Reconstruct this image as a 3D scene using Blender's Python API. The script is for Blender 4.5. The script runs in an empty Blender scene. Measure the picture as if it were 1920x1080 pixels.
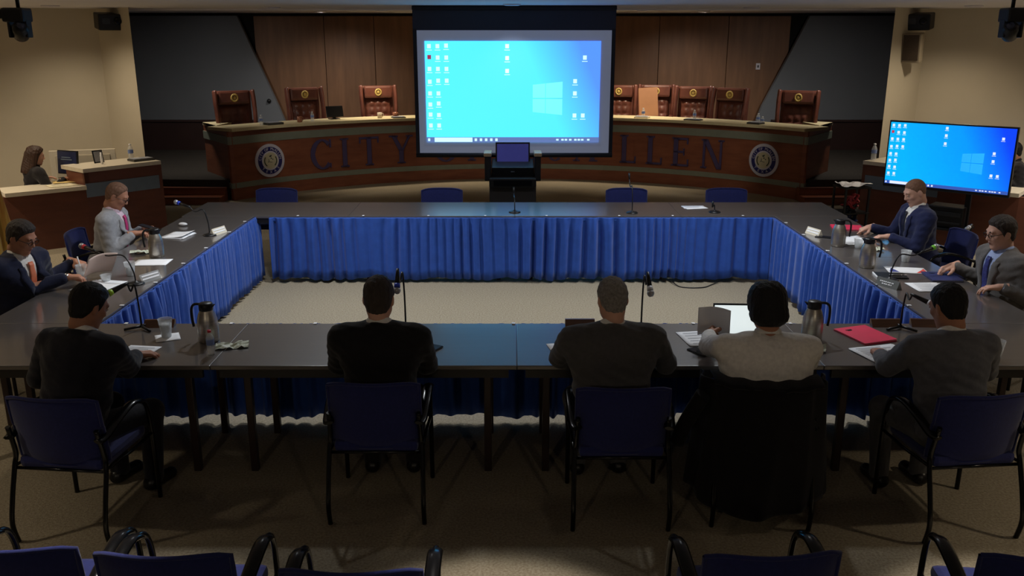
import bpy, bmesh, math, random
import numpy as np
from mathutils import Vector, Matrix, Euler
from mathutils.bvhtree import BVHTree

random.seed(7)
scene = bpy.context.scene
COL = scene.collection
PI = math.pi

# ------------------------------------------------------------------ camera
cam_d = bpy.data.cameras.new('camera')
cam_d.sensor_width = 36.0
cam_d.lens = 36.0 * 1650.0 / 1920.0
cam_d.clip_end = 100
cam = bpy.data.objects.new('camera', cam_d)
COL.objects.link(cam)
cam.location = (0, 0, 2.62)
cam.rotation_euler = (math.radians(90 - 15.8), 0, 0)
scene.camera = cam

# ------------------------------------------------------------------ view and world
scene.view_settings.view_transform = 'Standard'
scene.view_settings.look = 'None'
scene.view_settings.exposure = 0.0
scene.view_settings.gamma = 1.0
scene.view_settings.use_curve_mapping = False
world = bpy.data.worlds.new('dim_room')
scene.world = world
world.use_nodes = True
world.node_tree.nodes['Background'].inputs[0].default_value = (0.85, 0.92, 1.0, 1)
world.node_tree.nodes['Background'].inputs[1].default_value = 0.03

CEIL = 3.04
# ------------------------------------------------------------------ ceiling downlights of the room, plus added fill spots
# x, y, power, cone, blend, colour
LAMPS = []
def downlight(x, y, z, power, cone, blend, col, size=0.09, tilt=(0, 0)):
    LAMPS.append((x, y, z))
    d = bpy.data.lights.new('downlight_and_fill', 'SPOT')
    d.energy = power; d.spot_size = math.radians(cone); d.spot_blend = blend
    d.color = col; d.shadow_soft_size = size
    o = bpy.data.objects.new('downlight_and_fill', d)
    COL.objects.link(o)
    o.location = (x, y, z - 0.03)
    o.rotation_euler = (math.radians(tilt[0]), math.radians(tilt[1]), 0)
    return o
COOL = (0.93, 0.97, 1.0); WARM = (1.0, 0.84, 0.62); MIDW = (1.0, 0.93, 0.84)
# over the open floor inside the tables
for x in (-1.8, 1.8):
    for y in (7.2, 8.9):
        downlight(x, y, CEIL, 195, 132, 0.8, COOL)
# over the council desk and its recess
for x in (-2.4, 0.0, 2.4):
    downlight(x, 17.4 if x == 0 else 16.9, 3.12, 230, 88, 0.8, WARM, tilt=(9, 0))
for x in (-5.7, -3.6, 3.6, 5.7):
    downlight(x, 17.3 if abs(x) < 5 else 15.4, 3.12, 140, 130, 0.9, MIDW, tilt=(20 if abs(x) < 5 else 32, 0))
for x in (-3.3, 0.0, 3.3):  # added spots aimed at the desk front to brighten it, no known fixture
    downlight(x, 12.7, CEIL, 75, 46, 0.7, MIDW, tilt=(58, 0))
downlight(0.0, 11.55, CEIL, 50, 110, 0.8, COOL)
# along the side walls
for s in (-1, 1):
    wc = WARM if s < 0 else MIDW
    downlight(s * 6.0, 12.0, CEIL, 95, 140, 0.9, WARM)
    downlight(s * 7.4, 9.6, CEIL, 400, 150, 0.9, wc)
    downlight(s * 5.0, 6.6, CEIL, 85, 120, 0.9, wc)
    downlight(s * 4.6, 3.6, CEIL, 140, 116, 0.9, WARM)
# behind, over the audience seats
for x in (-1.75, -0.1, 2.45):
    downlight(x, 3.2, CEIL, 330, 34, 0.3, MIDW)
for x in (-2.2, 2.2):  # added warm fill for the backs of the near row, no known source
    downlight(x, -2.2, CEIL, 85, 110, 0.9, WARM, tilt=(48, 0))

# ------------------------------------------------------------------ materials
MATS = {}
def lin(c):
    return tuple(((v / 255) / 12.92 if v / 255 <= 0.04045 else ((v / 255 + 0.055) / 1.055) ** 2.4) for v in c)
def mat(name, rgb, rough=0.6, metal=0.0, spec=0.5, nscale=0, namt=0.12, stretch=None, bscale=0, bump=0.0, sheen=0.0,
        trans=0.0, ior=1.45, alpha=1.0, second=None, emit=None, estr=0.0, coat=0.0):
    if name in MATS: return MATS[name]
    m = bpy.data.materials.new(name); m.use_nodes = True
    nt = m.node_tree; b = nt.nodes['Principled BSDF']
    c = lin(rgb)
    b.inputs['Base Color'].default_value = (*c, 1)
    b.inputs['Roughness'].default_value = rough
    b.inputs['Metallic'].default_value = metal
    b.inputs['Specular IOR Level'].default_value = spec
    b.inputs['IOR'].default_value = ior
    b.inputs['Transmission Weight'].default_value = trans
    b.inputs['Alpha'].default_value = alpha
    b.inputs['Sheen Weight'].default_value = sheen
    b.inputs['Coat Weight'].default_value = coat; b.inputs['Coat Roughness'].default_value = 0.12
    if emit:
        b.inputs['Emission Color'].default_value = (*lin(emit), 1); b.inputs['Emission Strength'].default_value = estr
    if nscale or bscale:
        tc = nt.nodes.new('ShaderNodeTexCoord')
        mp = nt.nodes.new('ShaderNodeMapping')
        if stretch: mp.inputs['Scale'].default_value = stretch
        nt.links.new(tc.outputs['Object'], mp.inputs['Vector'])
    if nscale:
        n = nt.nodes.new('ShaderNodeTexNoise'); n.inputs['Scale'].default_value = nscale
        n.inputs['Detail'].default_value = 5
        nt.links.new(mp.outputs[0], n.inputs['Vector'])
        r = nt.nodes.new('ShaderNodeValToRGB')
        r.color_ramp.elements[0].position = 0.3; r.color_ramp.elements[1].position = 0.72
        c2 = lin(second) if second else tuple(min(1, v * (1 + namt)) for v in c)
        c1 = c if second else tuple(v * (1 - namt) for v in c)
        r.color_ramp.elements[0].color = (*c1, 1); r.color_ramp.elements[1].color = (*c2, 1)
        nt.links.new(n.outputs['Fac'], r.inputs['Fac'])
        nt.links.new(r.outputs['Color'], b.inputs['Base Color'])
    if bscale:
        n2 = nt.nodes.new('ShaderNodeTexNoise'); n2.inputs['Scale'].default_value = bscale
        n2.inputs['Detail'].default_value = 3
        nt.links.new(mp.outputs[0], n2.inputs['Vector'])
        bp = nt.nodes.new('ShaderNodeBump'); bp.inputs['Strength'].default_value = bump; bp.inputs['Distance'].default_value = 0.01
        nt.links.new(n2.outputs['Fac'], bp.inputs['Height'])
        nt.links.new(bp.outputs['Normal'], b.inputs['Normal'])
    MATS[name] = m
    return m

carpet = mat('carpet', (128, 117, 98), 0.95, nscale=70, second=(164, 154, 134), bscale=160, bump=0.6, spec=0.1)
wall_cream = mat('painted_cream_wall', (196, 186, 166), 0.85, nscale=1.5, namt=0.04, bscale=120, bump=0.08, spec=0.2)
wall_blue = mat('painted_slate_wall', (112, 116, 122), 0.85, nscale=1.2, namt=0.05, bscale=120, bump=0.05, spec=0.2)
ceil_m = mat('ceiling_plaster', (226, 222, 224), 0.9, nscale=3, namt=0.03, spec=0.2)
dark_m = mat('dark_recess', (22, 21, 22), 0.9, nscale=3, namt=0.05)
wood_wall = mat('stained_wall_veneer', (112, 80, 57), 0.5, nscale=2.2, second=(132, 95, 68), stretch=(4, 4, 0.5), bscale=9, bump=0.02)
wood_dais = mat('cherry_desk_veneer', (128, 74, 52), 0.4, nscale=2.6, second=(152, 92, 64), stretch=(1, 1, 5), bscale=9, bump=0.02)
wood_desk = mat('dark_cherry_desk_veneer', (98, 56, 42), 0.45, nscale=2.6, second=(112, 66, 50), stretch=(1, 1, 5))
dark_carpet = mat('charcoal_dais_carpet', (58, 54, 50), 0.95, nscale=40, namt=0.2, bscale=160, bump=0.5, spec=0.1)
wood_step = mat('step_wood', (120, 66, 42), 0.4, nscale=3, second=(140, 80, 50), stretch=(0.6, 6, 6))
counter_m = mat('cream_laminate_worktop', (214, 200, 158), 0.35, nscale=30, namt=0.04)
counter_w = mat('off_white_laminate_worktop', (214, 204, 184), 0.4, nscale=30, namt=0.04)
band_m = mat('grey_green_metal_band', (140, 146, 130), 0.45, metal=0.2, nscale=8, namt=0.05)
band_b = mat('slate_blue_band', (112, 126, 142), 0.5, nscale=8, namt=0.05)
letter_m = mat('blue_letter_acrylic', (84, 74, 112), 0.35, nscale=8, namt=0.05)
seal_white = mat('seal_white', (215, 212, 222), 0.5, nscale=20, namt=0.04)
seal_blue = mat('seal_navy', (40, 40, 110), 0.5, nscale=20, namt=0.05)
seal_cream = mat('seal_cream', (214, 206, 170), 0.5, nscale=14, namt=0.06)
seal_dark = mat('seal_green_black', (48, 56, 44), 0.5, nscale=14, namt=0.06)
black_m = mat('black_plastic', (18, 18, 20), 0.4, nscale=20, namt=0.1)
black_gloss = mat('black_gloss_metal', (16, 16, 18), 0.22, metal=0.3, nscale=20, namt=0.1)
grey_metal = mat('dark_grey_metal', (70, 72, 76), 0.35, metal=0.8, nscale=20, namt=0.06)
steel = mat('brushed_steel', (196, 190, 180), 0.36, metal=1.0, nscale=6, namt=0.12, stretch=(1, 1, 14))
chrome = mat('chrome', (210, 210, 212), 0.12, metal=1.0, nscale=6, namt=0.03)
table_m = mat('charcoal_laminate_table', (84, 79, 77), 0.3, nscale=2.5, second=(89, 84, 82), stretch=(1.0, 14, 1), coat=0.9)
table_edge = mat('table_black_edge', (26, 24, 24), 0.4, nscale=10, namt=0.08)
leg_m = mat('brown_black_leg_paint', (44, 30, 28), 0.4, nscale=10, namt=0.08)
skirt_m = mat('royal_blue_skirt_cloth', (45, 82, 166), 0.75, nscale=14, namt=0.1, bscale=260, bump=0.15, sheen=0.15, spec=0.2)
chair_blue = mat('blue_chair_fabric', (32, 38, 90), 0.85, nscale=60, namt=0.14, bscale=300, bump=0.2, sheen=0.2, spec=0.2)
leather = mat('oxblood_leather', (92, 52, 42), 0.38, nscale=8, second=(112, 66, 52), bscale=60, bump=0.08)
gold = mat('gold_stitching', (196, 168, 92), 0.5, nscale=30, namt=0.2)
paper_w = mat('white_paper', (236, 236, 238), 0.8, nscale=6, namt=0.02)
paper_pink = mat('peach_paper', (230, 204, 190), 0.8, nscale=6, namt=0.03)
paper_grey = mat('grey_print', (150, 152, 160), 0.8, nscale=30, namt=0.15)
red_m = mat('crimson_folder_card', (226, 50, 86), 0.6, nscale=10, namt=0.05)
navy_card = mat('navy_folder_card', (42, 48, 96), 0.6, nscale=10, namt=0.06)
plate_wood = mat('walnut_nameplate', (66, 40, 26), 0.35, nscale=5, second=(92, 58, 36), stretch=(1, 8, 8))
brass = mat('brass_nameplate', (190, 160, 84), 0.3, metal=0.8, nscale=9, namt=0.08)
clear_m = mat('clear_plastic', (240, 244, 246), 0.08, alpha=0.3, nscale=4, namt=0.01)
water_m = mat('iced_water', (232, 236, 238), 0.3, alpha=0.8, ior=1.33, nscale=40, namt=0.1)

# ------------------------------------------------------------------ mesh helpers
def rot(ax=0, ay=0, az=0):
    return Euler((math.radians(ax), math.radians(ay), math.radians(az))).to_matrix()
class MB:
    def __init__(s):
        s.v = []; s.f = []; s.m = []; s.sm = []
        s.X = Matrix.Identity(4)
    def add(s, vs, fs, mi=0, smooth=False):
        o = len(s.v); X = s.X
        s.v.extend([tuple(X @ Vector(p)) for p in vs])
        for f in fs:
            s.f.append(tuple(i + o for i in f)); s.m.append(mi); s.sm.append(smooth)
        return s
    def box(s, c, d, R=None, mi=0, b=0.0):
        x, y, z = d[0] / 2, d[1] / 2, d[2] / 2
        if b > 0:
            b = min(b, x * .9, y * .9, z * .9)
            bm = bmesh.new()
            bmesh.ops.create_cube(bm, size=1)
            for v in bm.verts: v.co = Vector((v.co.x * d[0], v.co.y * d[1], v.co.z * d[2]))
            bmesh.ops.bevel(bm, geom=bm.edges[:], offset=b, segments=2, profile=0.6, affect='EDGES')
            bm.verts.index_update()
            vs = [v.co.copy() for v in bm.verts]; fs = [[v.index for v in f.verts] for f in bm.faces]
            bm.free()
        else:
            vs = [Vector((i * x, j * y, k * z)) for i in (-1, 1) for j in (-1, 1) for k in (-1, 1)]
            fs = [(0, 1, 3, 2), (4, 6, 7, 5), (0, 4, 5, 1), (2, 3, 7, 6), (0, 2, 6, 4), (1, 5, 7, 3)]
        if R is not None: vs = [R @ v for v in vs]
        c = Vector(c)
        return s.add([v + c for v in vs], fs, mi, smooth=False)
    def tube(s, pts, r, seg=8, mi=0, flat=(1, 1), up=None, cap=True, smooth=True):
        P = [Vector(p) for p in pts]; n = len(P)
        rs = r if isinstance(r, (list, tuple)) else [r] * n
        T = []
        for i in range(n):
            a = P[max(i - 1, 0)]; b = P[min(i + 1, n - 1)]
            T.append((b - a).normalized())
        u = Vector(up) if up else (Vector((0, 0, 1)) if abs(T[0].z) < 0.9 else Vector((1, 0, 0)))
        nrm = (u - T[0] * u.dot(T[0])).normalized()
        vs = []
        for i in range(n):
            nrm = (nrm - T[i] * nrm.dot(T[i])).normalized()
            bn = T[i].cross(nrm)
            for k in range(seg):
                a = 2 * PI * k / seg
                vs.append(P[i] + nrm * math.cos(a) * rs[i] * flat[0] + bn * math.sin(a) * rs[i] * flat[1])
        fs = []
        for i in range(n - 1):
            for k in range(seg):
                a = i * seg + k; b = i * seg + (k + 1) % seg
                fs.append((a, b, b + seg, a + seg))
        s.add(vs, fs, mi, smooth)
        if cap:
            o = len(s.v) - len(vs)
            s.f.append(tuple(o + k for k in range(seg - 1, -1, -1))); s.m.append(mi); s.sm.append(False)
            s.f.append(tuple(o + (n - 1) * seg + k for k in range(seg))); s.m.append(mi); s.sm.append(False)
        return s
    def lathe(s, prof, seg=16, c=(0, 0, 0), mi=0, smooth=True, cap=True):
        c = Vector(c); vs = []; fs = []
        for (r, z) in prof:
            for k in range(seg):
                a = 2 * PI * k / seg
                vs.append(c + Vector((r * math.cos(a), r * math.sin(a), z)))
        n = len(prof)
        for i in range(n - 1):
            for k in range(seg):
                a = i * seg + k; b = i * seg + (k + 1) % seg
                fs.append((a, b, b + seg, a + seg))
        if cap:
            fs.append(tuple(range(seg - 1, -1, -1))); fs.append(tuple((n - 1) * seg + k for k in range(seg)))
        return s.add(vs, fs, mi, smooth)
    def prism(s, poly, z0, z1, mi=0):
        n = len(poly)
        vs = [(x, y, z0) for x, y in poly] + [(x, y, z1) for x, y in poly]
        fs = [tuple(range(n - 1, -1, -1)), tuple(range(n, 2 * n))]
        for i in range(n):
            j = (i + 1) % n
            fs.append((i, j, j + n, i + n))
        return s.add(vs, fs, mi)
    def grid(s, fn, nu, nv, mi=0, smooth=True, wrap=False):
        vs = [fn(i / (nu if wrap else nu - 1), j / (nv - 1)) for j in range(nv) for i in range(nu)]
        fs = []
        for j in range(nv - 1):
            for i in range(nu if wrap else nu - 1):
                a = j * nu + i; b = j * nu + (i + 1) % nu
                fs.append((a, b, b + nu, a + nu))
        return s.add(vs, fs, mi, smooth)
    def ball(s, c, r, nu=12, nv=8, mi=0, R=None):
        if not isinstance(r, (tuple, list)): r = (r, r, r)
        c = Vector(c)
        def fn(u, v):
            a = 2 * PI * u; b = PI * (v - 0.5) * 0.998
            p = Vector((r[0] * math.cos(b) * math.cos(a), r[1] * math.cos(b) * math.sin(a), r[2] * math.sin(b)))
            if R is not None: p = R @ p
            return c + p
        return s.grid(fn, nu, nv, mi, True, True)
    def build(s, name, mats, parent=None):
        if not isinstance(mats, (list, tuple)): mats = [mats]
        me = bpy.data.meshes.new(name)
        me.from_pydata(s.v, [], s.f)
        for m in mats: me.materials.append(m)
        me.polygons.foreach_set('material_index', s.m)
        me.polygons.foreach_set('use_smooth', s.sm)
        bm = bmesh.new(); bm.from_mesh(me); bmesh.ops.recalc_face_normals(bm, faces=bm.faces); bm.to_mesh(me); bm.free()
        me.update()
        o = bpy.data.objects.new(name, me); COL.objects.link(o)
        if parent: o.parent = parent
        return o
def tag(o, label=None, cat=None, group=None, kind=None):
    if label: o['label'] = label
    if cat: o['category'] = cat
    if group: o['group'] = group
    if kind: o['kind'] = kind
    return o
def thing(name, label, cat, loc=(0, 0, 0), rz=0.0, group=None):
    o = bpy.data.objects.new(name, None); COL.objects.link(o)
    o.empty_display_size = 0.1
    o.location = loc; o.rotation_euler = (0, 0, math.radians(rz))
    return tag(o, label, cat, group)
def dup(root, label, loc, rz=0.0, group=None):
    r = root.copy(); COL.objects.link(r); r.location = loc; r.rotation_euler = (0, 0, math.radians(rz))
    r['label'] = label
    if group: r['group'] = group
    for ch in list(root.children):
        c = ch.copy(); COL.objects.link(c); c.parent = r
        for g in list(ch.children):
            d = g.copy(); COL.objects.link(d); d.parent = c
    return r
def put(o, loc, rz=0.0):
    o.location = loc; o.rotation_euler = (0, 0, math.radians(rz)); return o
def text_mesh(txt, size, depth=0.004):
    cu = bpy.data.curves.new('t', 'FONT'); cu.body = txt; cu.size = size; cu.align_x = 'CENTER'; cu.align_y = 'CENTER'
    cu.extrude = depth / 2; cu.resolution_u = 2
    ob = bpy.data.objects.new('t', cu); COL.objects.link(ob)
    dg = bpy.context.evaluated_depsgraph_get()
    me = bpy.data.meshes.new_from_object(ob.evaluated_get(dg))
    vs = [v.co.copy() for v in me.vertices]; fs = [tuple(p.vertices) for p in me.polygons]
    bpy.data.objects.remove(ob); bpy.data.curves.remove(cu); bpy.data.meshes.remove(me)
    return vs, fs
def smooth_path(pts, n=6):
    P = [Vector(p) for p in pts]; out = []
    for i in range(len(P) - 1):
        p0 = P[max(i - 1, 0)]; p1 = P[i]; p2 = P[i + 1]; p3 = P[min(i + 2, len(P) - 1)]
        for k in range(n):
            t = k / n
            out.append(0.5 * ((2 * p1) + (p2 - p0) * t + (2 * p0 - 5 * p1 + 4 * p2 - p3) * t * t + (3 * p1 - p0 - 3 * p2 + p3) * t ** 3))
    out.append(P[-1]); return out

# ------------------------------------------------------------------ the room
def struct(mb, name, m, label, cat):
    return tag(mb.build(name, m), label, cat, kind='structure')
mb = MB(); mb.box((0, 8.2, -0.05), (18.6, 23.2, 0.1))
struct(mb, 'floor', carpet, 'beige mottled carpet floor of the council chamber', 'floor')
mb = MB(); mb.box((0, 5.0, CEIL + 0.06), (18.6, 16.8, 0.12))
struct(mb, 'ceiling', ceil_m, 'pale ceiling over the meeting tables', 'ceiling')
mb = MB(); mb.box((0, 16.6, 3.20), (16.4, 6.2, 0.12))
struct(mb, 'ceiling_dais', ceil_m, 'ceiling above the curved council desk', 'ceiling')
mb = MB(); mb.box((0, 13.42, 3.12), (12.6, 0.06, 0.2))
struct(mb, 'trim_1', ceil_m, 'ceiling edge before the council desk', 'trim')

for s, side in ((-1, 'left'), (1, 'right')):
    mb = MB()
    pts = [(s * 9.2, -3.3), (s * 9.2, 12.15), (s * 6.0, 13.3), (s * 6.0, 13.5), (s * 9.35, 12.4), (s * 9.35, -3.3)]
    mb.prism(pts, 0, CEIL)
    struct(mb, 'wall_' + side, wall_cream, 'cream painted %s side wall' % side, 'wall')
    mb = MB()
    mb.prism([(s * 5.3, 12.75), (s * 6.0, 13.3), (s * 6.0, 13.5), (s * 5.62, 13.5)], 0, CEIL)
    struct(mb, 'wall_pier_' + side, wall_cream, 'cream painted wall pier at the %s of the council desk' % side, 'wall')
    mb = MB(); mb.box((s * 8.15, 16.4, 1.57), (0.1, 6.0, 3.14))
    struct(mb, 'wall_recess_' + side, wall_blue, 'slate painted side wall of the dais recess, %s' % side, 'wall')
mb = MB(); mb.box((0, -3.4, 1.52), (18.6, 0.1, 3.04))
struct(mb, 'wall_rear', wall_cream, 'cream wall behind the viewer', 'wall')

YB = 19.3
mb = MB(); mb.box((0, YB + 0.06, 1.57), (16.4, 0.1, 3.14))
wb = struct(mb, 'wall_back', dark_m, 'back wall with wood veneer panels behind the council chairs', 'wall')
xs = [-5.42, -3.95, -2.9, -1.45, 0.0, 1.5, 3.1, 4.55, 5.85]
for a, b in zip(xs[:-1], xs[1:]):
    m2 = MB(); m2.box(((a + b) / 2, YB - 0.015, 1.98), (b - a - 0.012, 0.05, 2.2), b=0.004)
    m2.build('veneer_panel', wood_wall, wb)
mb = MB()   # slate wing walls with a raking edge
def raked(poly, y0, y1):
    m = MB(); n = len(poly)
    vs = [(x, y0, z) for x, z in poly] + [(x, y1, z) for x, z in poly]
    fs = [tuple(range(n)), tuple(range(2 * n - 1, n - 1, -1))]
    for i in range(n):
        j = (i + 1) % n
        fs.append((i, i + n, j + n, j))
    m.add(vs, fs); return m
struct(raked([(-8.1, 0), (-4.5, 0), (-4.95, 1.25), (-5.68, 3.08), (-8.1, 3.08)], YB - 0.32, YB - 0.2), 'wall_wing_left', wall_blue,
       'slate grey wing wall with raking edge left of the veneer', 'wall')
struct(raked([(8.1, 0), (4.9, 0), (5.3, 1.25), (6.15, 3.08), (8.1, 3.08)], YB - 0.32, YB - 0.2), 'wall_wing_right', wall_blue,
       'slate grey wing wall with raking edge right of the veneer', 'wall')
for s, side in ((-1, 'left'), (1, 'right')):
    mb = MB(); mb.box((s * 6.75, YB - 0.36, 0.47), (2.5, 0.08, 0.94))
    mb.box((s * 6.75, YB - 0.38, 0.95), (2.5, 0.1, 0.04))
    struct(mb, 'trim_wainscot_' + side, mat('black_walnut_wainscot', (52, 34, 32), 0.5, nscale=3, namt=.1), 'dark wood wainscot at the foot of the slate wall, %s' % side, 'wainscot')
# wall plate
t = thing('wall_socket', 'small white socket plate on the wood veneer wall', 'socket', (5.22, YB - 0.045, 2.06))
m2 = MB(); m2.box((0, -0.006, 0), (0.09, 0.012, 0.13), b=0.004); m2.build('plate', seal_white, t)
m2 = MB(); m2.box((0, -0.014, 0), (0.035, 0.006, 0.05), b=0.002); m2.build('socket_face', grey_metal, t)
t = thing('wall_sensor', 'small black sensor fixed to the slate wing wall', 'fitting', (-4.98 - 0.15, YB - 0.33, 1.36))
m2 = MB(); m2.lathe([(0.04, 0), (0.045, 0.02), (0.02, 0.05)], 12); m2.X = Matrix.Identity(4); o = m2.build('sensor_body', black_m, t); o.rotation_euler = (PI / 2, 0, 0)

# ceiling rings, the added fill spots get one too
proto = None
for i, (x, y, z) in enumerate(LAMPS):
    lab = 'unseen white ceiling ring of the downlights and added fill spots'
    if proto is None:
        proto = thing('downlight_and_fill_ring', lab, 'ceiling light', (x, y, z), 0, 'recessed ceiling downlights')
        m2 = MB(); m2.lathe([(0.075, 0.0), (0.115, 0.0), (0.115, -0.012), (0.082, -0.02), (0.075, 0.0)], 20, cap=False); m2.build('trim_ring', seal_white, proto)
    else: dup(proto, lab, (x, y, z), 0, 'recessed ceiling downlights')

# ------------------------------------------------------------------ council dais
DC = (0.1, 11.2); DR = 5.9
def dpt(a, r=DR):     # a = angle from straight back, + to the right
    return Vector((DC[0] + r * math.sin(a), DC[1] + r * math.cos(a), 0))
A1 = math.asin(4.78 / DR)
AN = [(-A1 + 2 * A1 * i / 40) for i in range(41)]
plat = MB()
plat.prism([tuple(dpt(a, DR + 0.12).xy) for a in AN] + [(8.05, 14.9), (8.05, 18.9), (-8.05, 18.9), (-8.05, 14.9)], 0.0, 0.34)
struct(plat, 'floor_dais', dark_carpet, 'raised carpeted dais floor behind the council desk', 'floor')
dais = thing('council_desk', 'long curved cherry wood council desk with cream worktop and blue letters', 'desk', (0, 0, 0))
def arc_slab(name, m, r0, r1, z0, z1, par, ends=0.0):
    mbx = MB()
    a = AN
    ins = [tuple(dpt(t, r0).xy) for t in a]; out = [tuple(dpt(t, r1).xy) for t in a]
    n = len(a)
    vs = [(x, y, z0) for x, y in ins] + [(x, y, z1) for x, y in ins] + [(x, y, z1) for x, y in out] + [(x, y, z0) for x, y in out]
    fs = []
    for i in range(n - 1):
        for k in range(4):
            p = k * n + i; q = ((k + 1) % 4) * n + i
            fs.append((p, q, q + 1, p + 1))
    fs.append((0, n, 2 * n, 3 * n)); fs.append((n - 1, 4 * n - 1, 3 * n - 1, 2 * n - 1))
    mbx.add(vs, fs); return mbx.build(name, m, par)
DZ = 1.2
arc_slab('front_panel', wood_dais, DR, DR + 0.05, 0.0, DZ - 0.05, dais)
arc_slab('worktop', counter_m, DR - 0.10, DR + 0.55, DZ - 0.05, DZ, dais)
arc_slab('upper_band', band_m, DR - 0.012, DR, 0.93, 1.06, dais)
arc_slab('lower_band', band_m, DR - 0.012, DR, 0.2, 0.29, dais)
arc_slab('kick_panel', wood_dais, DR - 0.005, DR, 0.0, 0.2, dais)
for s in (-1, 1):
    a = dpt(s * A1, DR - 0.06); b = a + Vector((s * 0.86, 1.2, 0))
    a2 = dpt(s * A1, DR + 0.5); 
    m2 = MB(); m2.prism([tuple(a.xy), tuple(b.xy), tuple((b + Vector((-s * 0.55, 0.42, 0))).xy), tuple(a2.xy)], DZ - 0.051, DZ - 0.001); m2.build('worktop_return', counter_m, dais)
    a = dpt(s * A1, DR); b = a + Vector((s * 0.78, 1.1, 0)); off = Vector((-s * 0.05, 0.04, 0))
    m2 = MB(); m2.prism([tuple(a.xy), tuple(b.xy), tuple((b + off).xy), tuple((a + off).xy)], 0, DZ - 0.052); m2.build('end_panel', wood_dais, dais)
    o2 = -off * 0.25
    for z0, z1 in ((0.93, 1.06), (0.2, 0.29)):
        m2 = MB(); m2.prism([tuple((a + o2).xy), tuple((b + o2).xy), tuple(b.xy), tuple(a.xy)], z0, z1); m2.build('end_band', band_m, dais)

# letters with serifs, unit height 1, drawn in x-z
def letter(ch):
    w = []   # list of polygons
    T = 0.16; t = 0.07; S = 0.05
    def bar(x0, z0, x1, z1): w.append([(x0, z0), (x1, z0), (x1, z1), (x0, z1)])
    def stem(x, th=T, z0=0, z1=1, top=True, bot=True):
        bar(x, z0, x + th, z1)
        if bot: bar(x - 0.07, z0, x + th + 0.07, z0 + S)
        if top: bar(x - 0.07, z1 - S, x + th + 0.07, z1)
    def diag(x0, z0, x1, z1, th): w.append([(x0, z0), (x0 + th, z0), (x1 + th, z1), (x1, z1)])
    def arc(cx, cz, rx, rz, a0, a1, thick):
        n = 20
        for i in range(n):
            p = []
            for a, k in ((a0 + (a1 - a0) * i / n, 0), (a0 + (a1 - a0) * (i + 1) / n, 0), (a0 + (a1 - a0) * (i + 1) / n, 1), (a0 + (a1 - a0) * i / n, 1)):
                th = (thick[0] * abs(math.cos(a)) + thick[1] * abs(math.sin(a))) * k
                p.append((cx + (rx - th) * math.cos(a), cz + (rz - th) * math.sin(a)))
            w.append(p)
    D = math.radians
    if ch == 'I': stem(0.1); W = 0.36
    elif ch == 'T': stem(0.3, top=False); bar(0.02, 0.93, 0.74, 1); bar(0.02, 0.78, 0.07, 0.94); bar(0.69, 0.78, 0.74, 0.94); W = 0.76
    elif ch == 'L': stem(0.1); bar(0.1, 0, 0.62, t); bar(0.57, 0, 0.62, 0.25); W = 0.66
    elif ch == 'E': stem(0.1); bar(0.1, 0, 0.66, t); bar(0.1, 0.93, 0.63, 1); bar(0.1, 0.47, 0.5, 0.54); bar(0.61, 0, 0.66, 0.25); bar(0.58, 0.78, 0.63, 1); bar(0.46, 0.38, 0.5, 0.63); W = 0.7
    elif ch == 'F': stem(0.1); bar(0.1, 0.93, 0.63, 1); bar(0.1, 0.47, 0.5, 0.54); bar(0.58, 0.78, 0.63, 1); bar(0.46, 0.38, 0.5, 0.63); W = 0.66
    elif ch == 'N': stem(0.1, 0.08); stem(0.72, 0.08, bot=False); diag(0.64, 0, 0.1, 1, T); W = 0.9
    elif ch == 'A': diag(0.02, 0, 0.36, 1, 0.08); diag(0.62, 0, 0.34, 1, T); bar(0.16, 0.32, 0.66, 0.38); bar(-0.05, 0, 0.2, S); bar(0.55, 0, 0.86, S); W = 0.82
    elif ch == 'M': stem(0.1, 0.08); stem(0.86, T); diag(0.48, 0.05, 0.1, 1, T); diag(0.5, 0.05, 0.86, 1, 0.08); W = 1.12
    elif ch == 'Y': stem(0.34, z1=0.5, top=False); diag(0.34, 0.45, 0.06, 1, T); diag(0.42, 0.45, 0.7, 1, 0.08); bar(-0.02, 1 - S, 0.3, 1); bar(0.6, 1 - S, 0.86, 1); W = 0.84
    elif ch in 'CO':
        if ch == 'C': arc(0.44, 0.5, 0.44, 0.52, D(48), D(312), (0.16, 0.05)); bar(0.72, 0.72, 0.78, 1.0); bar(0.72, 0.02, 0.76, 0.18); W = 0.8
        else: arc(0.46, 0.5, 0.46, 0.52, 0, D(360), (0.16, 0.05)); W = 0.92
    elif ch == 'c': arc(0.3, 0.32, 0.3, 0.34, D(50), D(310), (0.12, 0.04)); W = 0.56
    return w, W
def put_letter(ch, px, par, H=0.52, zb=0.36):
    polys, W = letter(ch)
    # horizontal place on the arc found from its bearing
    mbx = MB()
    a = px; base = dpt(a, DR - 0.004); tx = Vector((math.cos(a), -math.sin(a), 0)); nz = Vector((-math.sin(a), -math.cos(a), 0))
    for p in polys:
        n = len(p); vs = []
        for dpth in (0.0, 0.02):
            for (x, z) in p: vs.append(base + tx * ((x - W / 2) * H) + Vector((0, 0, zb + z * H)) + nz * dpth)
        fs = [tuple(range(n)), tuple(range(2 * n - 1, n - 1, -1))] + [(i, (i + 1) % n, (i + 1) % n + n, i + n) for i in range(n)]
        mbx.add(vs, fs)
    mbx.build('letter', letter_m, par)
def arc_angle(u):      # bearing u (pixels from the middle at 1650 px focal) -> angle on the arc at z 0.6
    lo, hi = -A1, A1
    for _ in range(40):
        m = (lo + hi) / 2; p = dpt(m); d = p.y * 0.9622 + 2.02 * 0.2723
        if 1650 * p.x / d < u: lo = m
        else: hi = m
    return (lo + hi) / 2
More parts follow.
